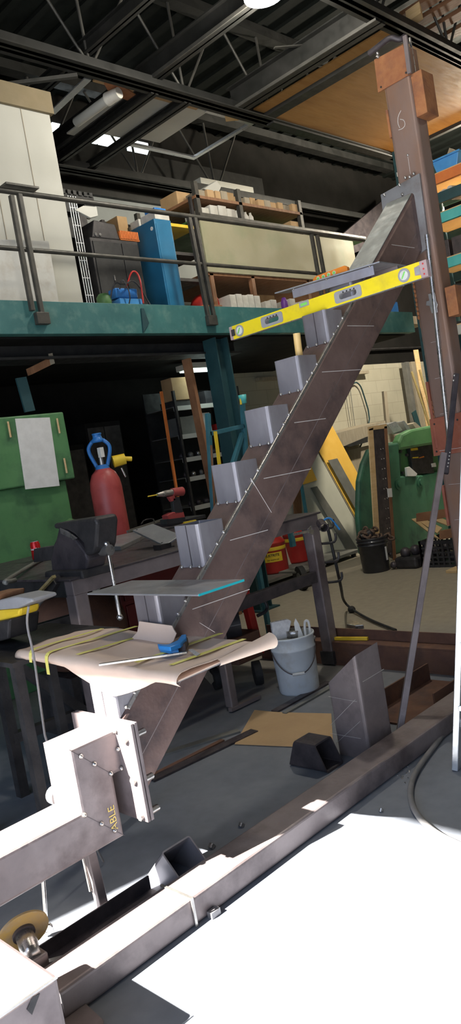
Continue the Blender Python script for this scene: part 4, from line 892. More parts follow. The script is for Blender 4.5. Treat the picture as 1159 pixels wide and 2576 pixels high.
# long yellow level resting on stub k=4
zs = 1.302 + .186 * 4 + .0015; XL = 2.665
LY0, LY1, LHh = 1.455, 2.505, .062
lv = thing('spirit_level', 'long yellow spirit level lying across a tube stub near the top of the stair', 'level', (XL, (LY0 + LY1) / 2, zs))
def hole_panel():
    # web of the level with two hand holes, built as strips round the openings
    mb = MB(); t_ = .022
    holes = [(1.755, 1.885), (2.175, 2.30)]
    ys = [LY0 + .03, holes[0][0], holes[0][1], holes[1][0], holes[1][1], LY1 - .02]
    for i in (0, 2, 4): mb.box((XL - t_ / 2, ys[i], zs), (XL + t_ / 2, ys[i + 1], zs + LHh))
    for h in holes:
        mb.box((XL - t_ / 2, h[0], zs), (XL + t_ / 2, h[1], zs + .012)); mb.box((XL - t_ / 2, h[0], zs + LHh - .012), (XL + t_ / 2, h[1], zs + LHh))
    return mb, holes
mb, holes = hole_panel(); mb.build('body', 'level_yellow', lv)
MB().box((XL - .0112, LY0 + .03, zs - .001), (XL + .0112, LY1 - .02, zs + .0005)).build('machined_edge', 'aluminium', lv)
for h in holes:
    zc_ = zs + LHh / 2; g_ = []
    def rr(hw, hh, r, n=5):
        o = []
        for cx, cy, a0 in ((1, 1, 0), (-1, 1, 90), (-1, -1, 180), (1, -1, 270)):
            for k in range(n): a = radians(a0 + 90 * k / (n - 1)); o.append((cx * (hw - r) + r * cos(a), cy * (hh - r) + r * sin(a)))
        return o
    ym = (h[0] + h[1]) / 2; hw = (h[1] - h[0]) / 2
    oo = rr(hw + .002, .0235, .012); ii = rr(hw - .022, .012, .010); n = len(oo); vs = []
    for xx in (XL - .0135, XL + .0135):
        for q in (oo, ii): vs += [V((xx, ym + a, zc_ + b)) for a, b in q]
    fs = []
    for i in range(n):
        j = (i + 1) % n
        fs += [(i, j, n + j, n + i), (2 * n + j, 2 * n + i, 3 * n + i, 3 * n + j), (j, i, 2 * n + i, 2 * n + j), (n + i, n + j, 3 * n + j, 3 * n + i)]
    g = MB().add(vs, fs).build('hand_grip', 'grey_rubber', lv)
    for k in range(4): MB().box((XL - .0145, ym - hw + .028 + k * .018, zc_ + .011), (XL - .0135, ym - hw + .034 + k * .018, zc_ + .017)).build('grip_notch', 'black_plastic', g)
for yy, zoff in ((1.555, .5), (2.44, .5)):
    v = MB().cyl((XL - .0135, yy, zs + LHh * zoff), (XL + .0135, yy, zs + LHh * zoff), .026, seg=26).build('vial_housing', 'grey_rubber', lv)
    MB().cyl((XL - .0145, yy, zs + LHh * zoff), (XL + .0145, yy, zs + LHh * zoff), .018, seg=22).build('vial_window', 'sticker_white', v)
    MB().bar((XL - .015, yy - .008, zs + LHh * zoff + .012), (XL - .015, yy + .008, zs + LHh * zoff - .012), .002, .012, (1, 0, 0)).build('green_vial', 'vial_green', v)
v = MB().box((XL - .013, 2.02, zs + LHh - .022), (XL + .013, 2.075, zs + LHh + .0005)).build('vial_housing', 'grey_rubber', lv, .003)
MB().box((XL - .014, 2.03, zs + LHh - .017), (XL - .0125, 2.065, zs + LHh - .006)).build('green_vial', 'vial_green', v)
e = MB().prism([(XL - .0125, LY0, zs), (XL - .0125, LY0 + .03, zs), (XL - .0125, LY0 + .03, zs + .012), (XL - .0125, LY0 + .055, zs + .016), (XL - .0125, LY0 + .055, zs + .046), (XL - .0125, LY0 + .03, zs + .05), (XL - .0125, LY0 + .03, zs + LHh), (XL - .0125, LY0, zs + LHh)], (.025, 0, 0)).build('end_cap', 'end_pink', lv, .002)
for k in range(3): MB().cyl((XL - .0135, LY0 + .015, zs + .012 + k * .019), (XL - .012, LY0 + .015, zs + .012 + k * .019), .0035, seg=8).build('red_stud', 'red_dot', e)
MB().box((XL - .014, LY0 + .03, zs + .018), (XL - .0124, LY0 + .05, zs + .044)).build('hang_slot', 'grey_rubber', e, .003)
e = MB().box((XL - .0125, LY1 - .02, zs), (XL + .0125, LY1, zs + LHh)).build('end_cap', 'end_pink', lv, .003)
MB().box((XL - .014, LY1 - .035, zs + .016), (XL - .012, LY1 - .012, zs + .046)).build('hang_slot', 'iron_black', e, .004)
# hammer handle standing in stub k=3
hh = thing('hammer', 'hammer dropped into a tube stub, its pale wooden handle sticking up', 'hammer', (2.46, 2.0, 1.72))
hb0 = px(752, 893, 2.455); 
MB().tube([V((2.455, hb0.y, 1.74)), V((2.455, hb0.y, 1.84)), V((2.455, hb0.y - .002, 1.90)), V((2.455, hb0.y - .004, 1.938)), V((2.455, hb0.y - .005, 1.952))], .015, 14).build('handle', 'handle_wood', hh, .004)
MB().box((2.415, hb0.y - .02, 1.725), (2.505, hb0.y + .02, 1.755)).build('head', 'iron_dark', hh, .004)

# ------------------------------------------------------------------ paper wrapped tread on stub k=-2
ZK = 1.302 - .186 * 2 + .002
kt = thing('wrapped_tread', 'tread wrapped in kraft paper with yellow tape stripes, at the foot of the stair', 'tread', (1.45, 2.05, ZK))
NY, Y0k, Y1k = 40, 1.575, 2.52
def kx_front(y): t_ = (y - Y0k) / (Y1k - Y0k); return 1.245 + .05 * t_
def kx_back(y): t_ = (y - Y0k) / (Y1k - Y0k); return 1.55 + .05 * t_ - (.25 * max(0, t_ - .80) ** 1 * 1.0)
def droop(y):
    t_ = (y - 1.94) / .24; return .012 + .068 * max(0, 1 - abs(t_) ** 1.5)
vs = []; fs = []; rows = []
for j in range(NY + 1):
    y = Y0k + (Y1k - Y0k) * j / NY; xf, xb = kx_front(y), kx_back(y); row = []
    sag = .004 * sin(j * .7) * .4 - .055 * max(0, (y - 2.40) / .2) * .2
    zt_ = ZK + .030 + sag
    for k in range(9): row.append(V((xb + (xf + .02 - xb) * k / 8, y, zt_ + .003 * sin(k * 1.1 + j * .25))))
    for k in range(1, 6):
        a = k * 18; row.append(V((xf + .02 - .022 * sin(radians(a)), y, zt_ - .022 * (1 - cos(radians(a))))))
    d = droop(y)
    for k in range(1, 5): row.append(V((xf - .002 + .012 * k / 4 * (1 + sin(j * .4) * .3), y, zt_ - .022 - d * k / 4)))
    rows.append(row)
nk = len(rows[0])
for off in (0, 1):
    for r_ in rows: vs += [p - V((-.0012, 0, .0012)) * off for p in r_]
M0 = (NY + 1) * nk
for j in range(NY):
    for k in range(nk - 1):
        a = j * nk + k; fs.append((a, a + 1, a + nk + 1, a + nk)); fs.append((M0 + a + nk, M0 + a + nk + 1, M0 + a + 1, M0 + a))
for k in range(nk - 1): fs.append((k + 1, k, M0 + k, M0 + k + 1)); a = NY * nk + k; fs.append((a, a + 1, M0 + a + 1, M0 + a))
mbk = MB().add(vs, fs, True); kp = mbk.build('kraft_paper', 'kraft_paper', kt)
# inner plate and lower paper fold
MB().prism([(1.27, 1.60, ZK), (1.60, 1.60, ZK), (1.55, 2.46, ZK), (1.30, 2.48, ZK)], (0, 0, .006)).build('inner_plate', 'plate_steel', kt)
MB().prism([(1.26, 1.585, ZK + .007), (1.60, 1.585, ZK + .012), (1.56, 2.47, ZK + .012), (1.30, 2.49, ZK + .007)], (0, 0, .004)).build('lower_paper', 'kraft_paper', kt)
# curled tail at the right end
cv = []; cf = []
for i, xx in enumerate((1.40, 1.45, 1.5, 1.55, 1.60, 1.62)):
    for k in range(9):
        a = radians(-90 + k * 22); R_ = .012 + .004 * i
        cv.append(V((xx, Y0k - R_ * cos(a) * 1.0, ZK + .016 + R_ * .8 * sin(a))))
for i in range(5):
    for k in range(8): a = i * 9 + k; cf.append((a, a + 1, a + 10, a + 9))
MB().add(cv, cf, True).build('curled_end', 'kraft_paper', kt)
# upright torn flap at the back
fpl = [px(a, b, 1.490) for a, b in ((330, 1607), (345, 1590), (350, 1563), (385, 1568), (432, 1574), (437, 1585), (443, 1594), (436, 1612), (425, 1622), (380, 1614))]
MB().prism(fpl, (.003, 0, .0)).build('torn_flap', 'kraft_paper', kt)
# tape
def tape(y0, y1, x0, x1, front=0):
    n = 12; v_ = []; f_ = []
    for i in range(n + 1):
        t_ = i / n; y = y0 + (y1 - y0) * t_; xx = x0 + (x1 - x0) * t_
        for s_ in (-.009, .009): v_.append(V((xx, y + s_, ZK + .0335 + .002)))
    if front:
        xf = x1
        for a in (30, 60, 90): 
            for s_ in (-.009, .009): v_.append(V((xf - .022 * sin(radians(a)) - .002, y1 + s_, ZK + .0355 - .022 * (1 - cos(radians(a))))))
        for s_ in (-.009, .009): v_.append(V((xf - .026, y1 + s_, ZK + .0355 - .022 - front)))
    n2 = len(v_) // 2
    for i in range(n2 - 1): f_.append((2 * i, 2 * i + 1, 2 * i + 3, 2 * i + 2))
    m = len(v_); v2 = v_ + [p + V((-.0006, 0, .0012)) for p in v_]; f2 = [tuple(reversed(q)) for q in f_] + [tuple(x + m for x in q) for q in f_]
    for i in range(n2 - 1): f2 += [(2 * i, 2 * i + 2, m + 2 * i + 2, m + 2 * i), (2 * i + 3, 2 * i + 1, m + 2 * i + 1, m + 2 * i + 3)]
    return MB().add(v2, f2).build('tape_stripe', 'tape_yellow', kt)
tape(2.36, 2.40, 1.57, kx_front(2.46) + .02, .02)
tape(2.22, 2.28, 1.62, kx_front(2.28) + .02, .05)
tape(2.05, 2.12, 1.62, 1.30)
tape(1.76, 1.80, 1.60, 1.29)
tape(1.62, 1.655, 1.56, 1.30)
# blue clamp on it
zk = ZK + .037
t = thing('blue_clamp', 'small bar clamp with blue plastic jaws lying on the kraft paper', 'clamp', pz(440, 1640, zk))
a_, b_ = pz(250, 1672, zk + .008), pz(470, 1641, zk + .008)
MB().bar(a_, b_, .011, .005).build('bar', 'bright_steel', t)
MB().prism([pz(x, y, zk) for x, y in ((398, 1632), (404, 1640), (432, 1646), (450, 1644), (452, 1632), (420, 1634))], (0, 0, .016)).build('fixed_jaw', 'clamp_blue', t, .002)
MB().prism([pz(x, y, zk + .016) for x, y in ((400, 1636), (425, 1632), (448, 1622), (458, 1608), (470, 1606), (470, 1616), (455, 1630), (430, 1640))], (0, 0, .014)).build('handle', 'clamp_blue', t, .003)
MB().prism([pz(x, y, zk + .0) for x, y in ((450, 1640), (448, 1628), (468, 1612), (475, 1622), (468, 1638))], (0, 0, .022)).build('trigger_block', 'iron_dark', t, .002)
tag(MB().prism([pz(x, y, zk + .001) for x, y in ((474, 1636), (484, 1634), (503, 1646), (494, 1651))], (0, 0, .002)).build('metal_chip', 'plastic_clear'), 'small pale translucent strip beside the blue clamp on the paper', 'strip')

# ------------------------------------------------------------------ rusty post
XP = 3.50
po_ = thing('steel_post', 'tall rusty box-section post carrying the top of the stair, with welded plates', 'post', (3.60, 1.93, .1785))
PW0, PW1 = 1.865, 2.02
shaft = MB().hss([(3.555, 1.935, .1904), (3.555, 1.935, 3.30)], (0, 1, 0), .15, .11, .008, .016).build('shaft', 'post_steel', po_)
MB().box((3.48, 1.885, .1785), (3.64, 2.03, .1904)).build('base_plate', 'rust_dark', po_)
def plate(pts, X, th, m, nm='clip_plate'): return MB().prism([px(a, b, X) for a, b in pts], (th, 0, 0)).build(nm, m, po_, .002)
p = plate(((940, 150), (1013, 112), (1032, 186), (950, 233)), 3.495, .012, 'rust', 'top_clip_plate')
for a, b in ((1021, 183), (958, 219)): q = px(a, b, 3.4945); MB().cyl(q, q - V((.002, 0, 0)), .005, seg=10).build('bolt_hole', 'black_paint', p)
for a, b in ((949, 134), (950, 143)): MB().sphere(px(a, b, 3.49), .009, 8).build('weld_tack', 'bright_steel', p)
MB().tube([px(928, 135, 3.48), px(950, 118, 3.48), px(982, 92, 3.48), px(1005, 102, 3.50), px(1018, 92, 3.52)], .014, 10, smooth_n=2).build('lifting_hook', 'iron_dark', po_)
MB().bar(px(1018, 90, 3.49), px(1030, 185, 3.49), .012, .02, (0, 1, 0)).build('side_bar', 'mill_steel', po_)
MB().cyl(px(1030, 95, 3.56), px(1050, 226, 3.56), .006, seg=8).build('rod', 'bright_steel', po_)
# flag plates on left and right sides
def clipx(y0, y1, z0, z1, x0, x1, m, nm='clip_plate'):
    o = MB().box((x0, y0, z0), (x1, y1, z1)).build(nm, m, po_, .003); return o
def zat(xp, yp, Y=1.93): return py(xp, yp, Y).z
clipx(2.005, 2.018, zat(985, 318), zat(975, 245), 3.50, 3.60, 'rust')
clipx(2.004, 2.018, zat(1058, 815), zat(1050, 722), 3.52, 3.60, 'rust')
clipx(2.004, 2.018, 1.36 + .02, zat(1082, 955), 3.49, 3.57, 'primer_red')
clipx(2.004, 2.018, zat(1135, 1330), zat(1122, 1225), 3.49, 3.57, 'primer_red')
clipx(1.80, 1.858, 2.96, 3.16, 3.50, 3.61, 'rust', 'block_plate')
o = clipx(1.79, 1.846, zat(1110, 790, 1.8), zat(1098, 714, 1.8), 3.50, 3.60, 'rust', 'block_plate')
p = plate(((1079, 1055), (1215, 1024), (1225, 1128), (1090, 1148)), 3.492, .010, 'primer_red', 'big_clip_plate')
for a, b in ((1092, 1067), (1098, 1136), (1150, 1056)): q = px(a, b, 3.4915); MB().cyl(q, q - V((.002, 0, 0)), .005, seg=10).build('bolt_hole', 'black_paint', p)
MB().bar(px(1105, 1134, 3.489), px(1159, 1126, 3.489), .002, .002, (1, 0, 0)).build('chalk_mark', 'chalk', p)
# weld beads along plate edges and chalk lines on the face
for i in range(9): MB().sphere((3.50, 2.006, 2.04 + i * .022), .007, 8, (1, 1, 1.6)).build('weld_bead', 'rust', po_)
for i in range(9): MB().sphere((3.50, 2.006, 1.42 + i * .024), .007, 8, (1, 1, 1.6)).build('weld_bead', 'rust', po_)
for (a, b, c_, d) in ((1083, 862, 1104, 857), (1093, 953, 1118, 947), (1106, 1042, 1128, 1038), (1128, 1219, 1159, 1216), (1143, 1308, 1159, 1306)):
    p0, p1 = px(a, b, 3.4985), px(c_, d, 3.4985); MB().bar(p0, p1, .0015, .002, (1, 0, 0)).build('chalk_mark', 'chalk', po_)
MB().tube([px(a, b, 3.4985) for a, b in ((1008, 278), (1001, 292), (1000, 310), (1005, 322))], .0018, 5, smooth_n=1).build('chalk_mark', 'chalk', po_)
MB().tube([px(a, b, 3.4985) for a, b in ((1006, 300), (1016, 302), (1019, 315), (1012, 324), (1002, 327))], .0018, 5, smooth_n=1).build('chalk_mark', 'chalk', po_)
p0, p1 = px(1025, 390, 3.499), px(1032, 438, 3.499)
MB().bar(p0, p1, .0015, .0025, (1, 0, 0)).build('chalk_mark', 'chalk', po_); MB().sphere(p0, .006, 8).build('weld_tack', 'bright_steel', po_)
t = tag(MB().prism([px(a, b, 3.485) for a, b in ((1076, 740), (1092, 736), (1096, 757), (1100, 765), (1098, 774), (1100, 786), (1085, 788), (1080, 770), (1071, 768), (1072, 758), (1079, 756))], (.004, 0, 0)).build('metal_shim', 'aluminium', None, .001), 'bright notched metal tab on the face of the rusty post', 'tab')
# brace
CAM_SCALE[:] = [1.0, 0.0]
b0 = pz(1002, 1858, 0); b1 = px(1147, 942, 3.94); bm_ = b0.lerp(b1, .765)
dvb = (b1 - b0).normalized()
br_ = thing('brace_tube', 'long thin square steel tube propping the rusty post from the floor', 'brace', b0)
MB().hss([b0 + dvb * .004, bm_], (.7, -.7, 0), .034, .034, .003, .004, n0=(0, 0, 1)).build('lower_tube', 'mill_steel', br_)
MB().hss([bm_ - dvb * .12 + V((.02, -.02, 0)), b1 + V((.0, -.0, 0))], (.7, -.7, 0), .030, .030, .003, .004).build('upper_tube', 'iron_dark', br_)
for i in range(5): MB().sphere(bm_ - dvb * .02 * i + V((.012, -.03, 0)), .006, 8).build('weld_bead', 'bright_steel', br_)
for d_ in (0, .03): MB().sphere(b1 - dvb * (.005 + d_) + V((-.02, .0, .0)), .007, 8).build('weld_tack', 'bright_steel', br_)

# ------------------------------------------------------------------ on the floor near the stair
fb = thing('floor_tube', 'long steel box tube lying on the floor in front of the stair', 'tube', (2.4, 2.06, 0))
MB().hss([(.96, 2.055, .0475), (3.80, 2.068, .0475)], (0, 1, 0), .15, .095, .006, .012).build('tube', 'mill_steel', fb)
MB().box((1.462, 1.974, .0), (1.472, 1.9795, .095)).box((1.462, 1.974, .095), (1.472, 2.135, .1)).build('joint_weld', 'bright_steel', fb)
MB().box((1.52, 1.955, 0), (1.56, 1.979, .022)).build('end_tab', 'plate_steel', fb)
# near left box tube end
nb = thing('box_tube_stub', 'short wide box tube standing at the bottom left corner nearest the camera', 'tube', (.6, 1.95, 0))
hz = .30; A0 = pz(145, 2452, hz)
MB().box((A0.x - .6, A0.y, 0), (A0.x, A0.y + .32, hz)).build('tube', 'mill_steel', nb, .012)
MB().bar((A0.x - .003, A0.y - .001, hz - .004), (A0.x - .42, A0.y - .001, hz - .004), .004, .006).build('weld_line', 'bright_steel', nb)
MB().prism([(A0.x - .075, A0.y - .002, hz - .01), (A0.x - .055, A0.y - .002, hz - .014), (A0.x - .085, A0.y - .002, hz - .05), (A0.x - .095, A0.y - .002, hz - .03)], (0, .0015, 0)).build('burn_mark', 'iron_black', nb)
# thin plate beside it
tp3 = thing('offcut_plate', 'dull steel offcut plate lying beside the near end of the long floor tube', 'plate', (1.0, 1.9, 0))
MB().prism([pz(150, 2480, .004), pz(180, 2500, .004), pz(262, 2576, .004), pz(262, 2640, .004), pz(140, 2640, .004)], (0, 0, .012)).build('plate', 'mill_steel', tp3)
# dark channel behind floor tube
dc = thing('channel_bar', 'long dark steel channel lying on the floor behind the near half of the floor tube', 'bar', (1.3, 2.25, 0))
MB().box((.9, 2.16, 0), (1.53, 2.30, .006)).box((.9, 2.16, 0), (1.53, 2.166, .055)).box((.9, 2.294, 0), (1.53, 2.30, .055)).build('channel', 'iron_dark', dc)
# open tube offcut resting
def offcut(pts_axis, side, w_, h_, nm, label, m, n0=None, n1=None, t_=.006):
    o = MB().hss(pts_axis, side, w_, h_, t_, .012, n0=n0, n1=n1).build(nm, m); return tag(o, label, 'tube')
oc0 = pz(450, 2240, 0)
offcut([(1.64, 2.285, .0005), (1.64, 2.20, .0855)], (1, 0, 0), .14, .14, 'tube_offcut', 'open square tube offcut tipped on the floor behind the long floor tube', 'tube_steel', n0=(0, 0, 1))
# trapezoid offcut
offcut([(2.64, 2.49, .066), (2.64, 2.31, .066)], (1, .0, 0), .127, .127, 'mitred_offcut', 'small mitred square tube offcut beside the kraft sheet on the floor', 'iron_dark', n0=(0, -1, -.42), n1=(0, -1, .42), t_=.007)
# tall box offcut with slanted top
bo = thing('box_offcut', 'tall box section offcut standing on the floor with a slanted top and scribed lines', 'offcut', (2.88, 2.28, 0))
MB().hss([(2.88, 2.275, .0), (2.88, 2.275, .435)], (0, 1, 0), .19, .20, .006, .014, n0=(0, 0, 1), n1=(-.06, .80, 1.0)).build('shell', 'mill_steel', bo)
for (a, b) in (((826, 1752), (897, 1765)), ((831, 1845), (907, 1858)), ((830, 1825), (893, 1760)), ((845, 1870), (905, 1815))):
    p0, p1 = px(a[0], a[1], 2.7785), px(b[0], b[1], 2.7785); MB().bar(p0, p1, .001, .0025, (1, 0, 0)).build('scribed_line', 'chalk', bo)
p0, p1 = py(912, 1715, 2.179), py(965, 1683, 2.179); MB().bar(p0, p1, .003, .001, (0, 0, 1)).build('scribed_line', 'chalk', bo)
# kraft sheet
ks = MB().prism([pz(a, b, .003) for a, b in ((590, 1873), (640, 1787), (690, 1792), (745, 1794), (833, 1796), (838, 1880), (760, 1880))], (0, 0, .003)); tag(ks.build('kraft_sheet', 'kraft_sheet'), 'flat tan kraft paper sheet lying on the grey floor', 'sheet')
# pail
pc = V((3.44, 3.17, 0)); pc = pz(754, 1735, 0); 
pa = thing('steel_pail', 'pale grey metal pail with a wire bail, full of odds and ends', 'pail', pc)
MB().lathe(pc, [(0, .004), (.122, 0), (.126, .012), (.130, .10), (.137, .27), (.142, .275), (.142, .285), (.137, .29), (.140, .345), (.147, .352), (.147, .362), (.136, .362), (.132, .30), (.12, .02), (0, .02)], 40).build('body', 'pail_white', pa)
ba = []
for i in range(13): a = pi * i / 12; ba.append(pc + V((.142 * cos(a) * .713, -.142 * cos(a) * .70, .31)) + V((-.70, -.713, 0)) * (.155 * sin(a)) - V((0, 0, .17 * sin(a))))
MB().tube(ba, .0035, 6, smooth_n=1).build('bail', 'iron_dark', pa)
MB().cyl(ba[5] , ba[7], .009, seg=10).build('bail_grip', 'sticker_white', pa)
for s_ in (-1, 1): q = pc + V((.713, -.70, 0)) * (.139 * s_) + V((0, 0, .315)); MB().sphere(q, .014, 10).build('bail_ear', 'bright_steel', pa)
t = tag(MB().prism([pc + V((.713, -.70, 0)) * a + V((0, 0, b)) for a, b in ((-.11, .33), (-.11, .45), (.0, .455), (.02, .44), (-.02, .34))], V((.02, .03, 0))).build('parts_bag', 'plastic_clear', None, .006), 'clear crumpled bag of fittings sticking up in the pail', 'bag')
t = thing('tin_can', 'shallow round tin lying in the top of the pail', 'tin', pc + V((.03, .01, .3)))
MB().lathe(pc + V((.035, -.0, .335)), [(0, 0), (.055, 0), (.058, .045), (.054, .047), (.05, .04), (0, .038)], 24).build('tin', 'bright_steel', t)
tag(MB().tube([pc + V((.713, -.70, 0)) * a + V((-.01, -.01, b)) for a, b in ((.09, .34), (.095, .42), (.11, .435), (.125, .42), (.12, .34))], .008, 8, smooth_n=2).build('white_strap', 'sticker_white'), 'white looped strap at the right side of the pail', 'strap')
tag(MB().prism([pc + V((.713, -.70, 0)) * a + V((-.02, -.02, b)) for a, b in ((.03, .33), (.03, .43), (.045, .46), (.06, .42), (.075, .34))], V((.004, .004, 0))).build('paper_scrap', 'sticker_white'), 'pale lilac paper scrap sticking out of the pail', 'scrap')
# black bucket with chain
bcx = V((6.95, 4.98, 0)); bcx = pz(947, 1436, 0)
bb = thing('black_bucket', 'black plastic bucket full of rusty chain near the back wall', 'bucket', bcx)
MB().lathe(bcx, [(0, .004), (.145, 0), (.15, .01), (.162, .30), (.172, .302), (.172, .312), (.163, .315), (.165, .335), (.174, .337), (.174, .350), (.166, .352), (.168, .37), (.176, .375), (.176, .387), (.16, .387), (.15, .1), (0, .1)], 40).build('body', 'black_plastic', bb)
q = bcx + V((.713, -.70, 0)) * .105 + V((-.70, -.713, 0)) * .112
MB().prism([q + V((0, 0, .12)), q + V((.713, -.70, 0)) * .022 + V((.012, .012, .12)), q + V((.713, -.70, 0)) * .022 + V((.008, .008, .27)), q + V((-.004, -.004, .27))], V((-.008, -.008, 0))).build('white_label', 'sticker_white', bb)
ch = thing('rusty_chain', 'heavy rusty chain heaped in the black bucket', 'chain', bcx + V((0, 0, .3)))
rnd = random.Random(3)
for i in range(26):
    a = rnd.uniform(0, 6.28); rr_ = .12 * sqrt(rnd.random()); c0 = bcx + V((rr_ * cos(a), rr_ * sin(a), .37 + rnd.uniform(-.02, .08) + (.12 - rr_) * .25))
    if i > 22: c0 = bcx + V((.713, -.70, 0)) * (.15 + .02 * (i - 22)) + V((0, 0, .40 - .02 * (i - 22)))
    d1 = V((rnd.uniform(-1, 1), rnd.uniform(-1, 1), rnd.uniform(-.4, .4))).normalized(); d2 = d1.cross(V((rnd.uniform(-1, 1), rnd.uniform(-1, 1), rnd.uniform(-1, 1)))).normalized()
    MB().tube([c0 + d1 * (.042 * cos(t_)) + d2 * (.026 * sin(t_)) for t_ in [k * pi / 7 for k in range(14)]], .0125, 8, closed=True).build('chain_link', 'chain_rust', ch)
tag(MB().cyl(bcx + V((-.12, .05, .40)), bcx + V((-.02, -.02, .44)), .045, seg=18).build('black_pipe_end', 'iron_black'), 'short dark pipe end in the bucket beside the chain', 'pipe')
# H-beam on floor along Y
hbm = thing('h_beam', 'long rusty H beam lying on the floor behind the pail, running to the right', 'beam', (4.2, 2.9, 0))
X0h = 3.98
MB().box((X0h, 2.33, 0), (X0h + .22, 3.98, .012)).box((X0h, 2.33, .012), (X0h + .008, 3.98, .15)).box((X0h - .0, 2.33, .15), (X0h + .11, 3.98, .162)).box((X0h + .10, 2.33, .162), (X0h + .11, 3.98, .23)).build('beam', 'rust_dark', hbm, .002)
tag(MB().bar((4.02, 3.3, .175), (4.06, 3.05, .175), .02, .02).build('yellow_rod', 'yellow_paint'), 'short yellow rod lying on the H beam behind the pail', 'rod')
tag(MB().prism([pz(a, b, .165) for a, b in ((872, 1580), (885, 1570), (900, 1573), (916, 1582), (895, 1584))], (0, 0, .03)).build('steel_scrap', 'bright_steel', None, .004), 'small shiny scrap on the H beam beside the bench leg', 'scrap')
# channel on floor at right
chn = thing('rusty_channel', 'rusty channel lying on the floor between the brace and the ladder', 'channel', (3.9, 2.3, 0))
MB().box((3.05 + .15, 2.22, 0), (3.86, 2.50, .01)).box((3.2, 2.49, .01), (3.86, 2.50, .11)).box((3.45, 2.22, .01), (3.86, 2.23, .09)).build('channel', 'rust_dark', chn, .001)
# flat bars lying on floor behind sheet
for i, (a, b, m, wd, l) in enumerate((((385, 1950), (560, 1862), 'rust_dark', .03, 'thin rusty rod lying on the floor behind the stringer foot'), ((390, 1902), (600, 1838), 'strip_grey', .05, 'grey flat bar lying on the floor left of the kraft sheet'), ((380, 1962), (640, 1838), 'iron_dark', .06, 'dark flat bar on the floor touching the kraft sheet corner'), ((690, 1790), (826, 1715), 'iron_dark', .05, 'dark flat bar on the floor between the pail and the box offcut'), ((715, 1795), (850, 1718), 'strip_grey', .03, 'grey flat bar on the floor beside the pail, right of a darker one'))):
    p0, p1 = pz(*a, .006), pz(*b, .006); tag(MB().bar(p0, p1, wd, .010).build('flat_bar', m), l, 'bar')
# small scraps
for i, (a, b, s_, l) in enumerate(((826, 1973, .012, 'tiny steel scrap on the floor below the mitred offcut'), (605, 2081, .012, 'bright slug on the shaded floor between the sunlit strips'), (957, 2043, .008, 'tiny chip at the sun edge left of the hose'), (530, 2135, .014, 'bright bolt end beside the open tube offcut'))):
    p = pz(a, b, 0); tag(MB().cyl(p + V((0, 0, .001)), p + V((s_, 0, .012)), s_, seg=8).build('steel_scrap', 'bright_steel'), l, 'scrap')
for i in range(14):
    p = pz(1010 + rnd.uniform(-15, 22), 1950 + rnd.uniform(-25, 25), 0); tag(MB().bar(p, p + V((rnd.uniform(-.02, .02), rnd.uniform(-.02, .02), .003)), .003, .003).build('metal_shaving', 'bright_steel'), 'tiny bright metal shaving on the floor beside the grey hose', 'shaving', 'metal shavings by the hose')
# grey hose on floor
tag(MB().tube([pz(a, b, .013) for a, b in ((1135, 1800), (1120, 1840), (1070, 1905), (1040, 1950), (1030, 1990), (1037, 2030), (1060, 2065), (1100, 2100), (1170, 2132), (1260, 2180))], .013, 8, smooth_n=2).build('grey_hose', 'rubber_grey'), 'grey hose curving over the floor on the right beside the ladder', 'hose')
# ladder
lad = thing('step_ladder', 'aluminium step ladder at the right edge, only its white left rail in view', 'ladder', (2.9, 1.6, 0))
L0 = pz(1148, 1934, 0); L1 = pn(1162, 1470, L0, V((-.7, -.713, 0))); dl = (L1 - L0).normalized()
perp = V((.45, -.89, 0))
MB().bar(L0, L0 + dl * 1.9, .028, .06, (1, .2, 0)).build('rail', 'aluminium', lad, .003)
MB().bar(L0 + perp * .5, L0 + perp * .5 + dl * 1.9, .028, .06, (1, .2, 0)).build('rail', 'aluminium', lad, .003)
for k in range(6): a = L0 + dl * (.28 + .28 * k); MB().bar(a, a + perp * .5, .07, .025).build('step', 'aluminium', lad, .003)
MB().bar(L0 + dl * .20, L0 + dl * .30 + perp * .3 , .012, .03).build('cross_brace', 'aluminium', lad)
for k in range(5): q = L0 + dl * (.06 + .15 * k) + V((-.016, -.016, 0)); MB().sphere(q, .005, 8).build('rivet', 'bright_steel', lad)

# yellow disc on hub (behind the near box)
dz = pz(58, 2345, .16)
gd = thing('grinder_stand', 'yellow and grey round disc on a bright hub beside the near box tube', 'tool', (dz.x, dz.y, 0))
AX = V((-.2, -.85, -.4)).normalized(); d0 = V((dz.x, dz.y, .16))
MB().cyl(d0 - AX * .004, d0 + AX * .003, .082, seg=36).build('disc', 'disc_yellow', gd)
MB().cyl(d0 + AX * .003, d0 + AX * .012, .036, seg=24).build('flange', 'iron_dark', gd)
MB().lathe(d0, [(0, .012), (.028, .012), (.030, .05), (.026, .07), (.024, .095), (0, .095)], 20, AX).build('hub', 'bright_steel', gd)
MB().box((dz.x - .05, dz.y - .10, 0), (dz.x + .02, dz.y - .05, .12)).build('foot', 'mill_steel', gd, .006)
MB().bar((dz.x + .02, dz.y - .03, .05), (dz.x + .09, dz.y - .06, .04), .02, .015).build('lever', 'bright_steel', gd)

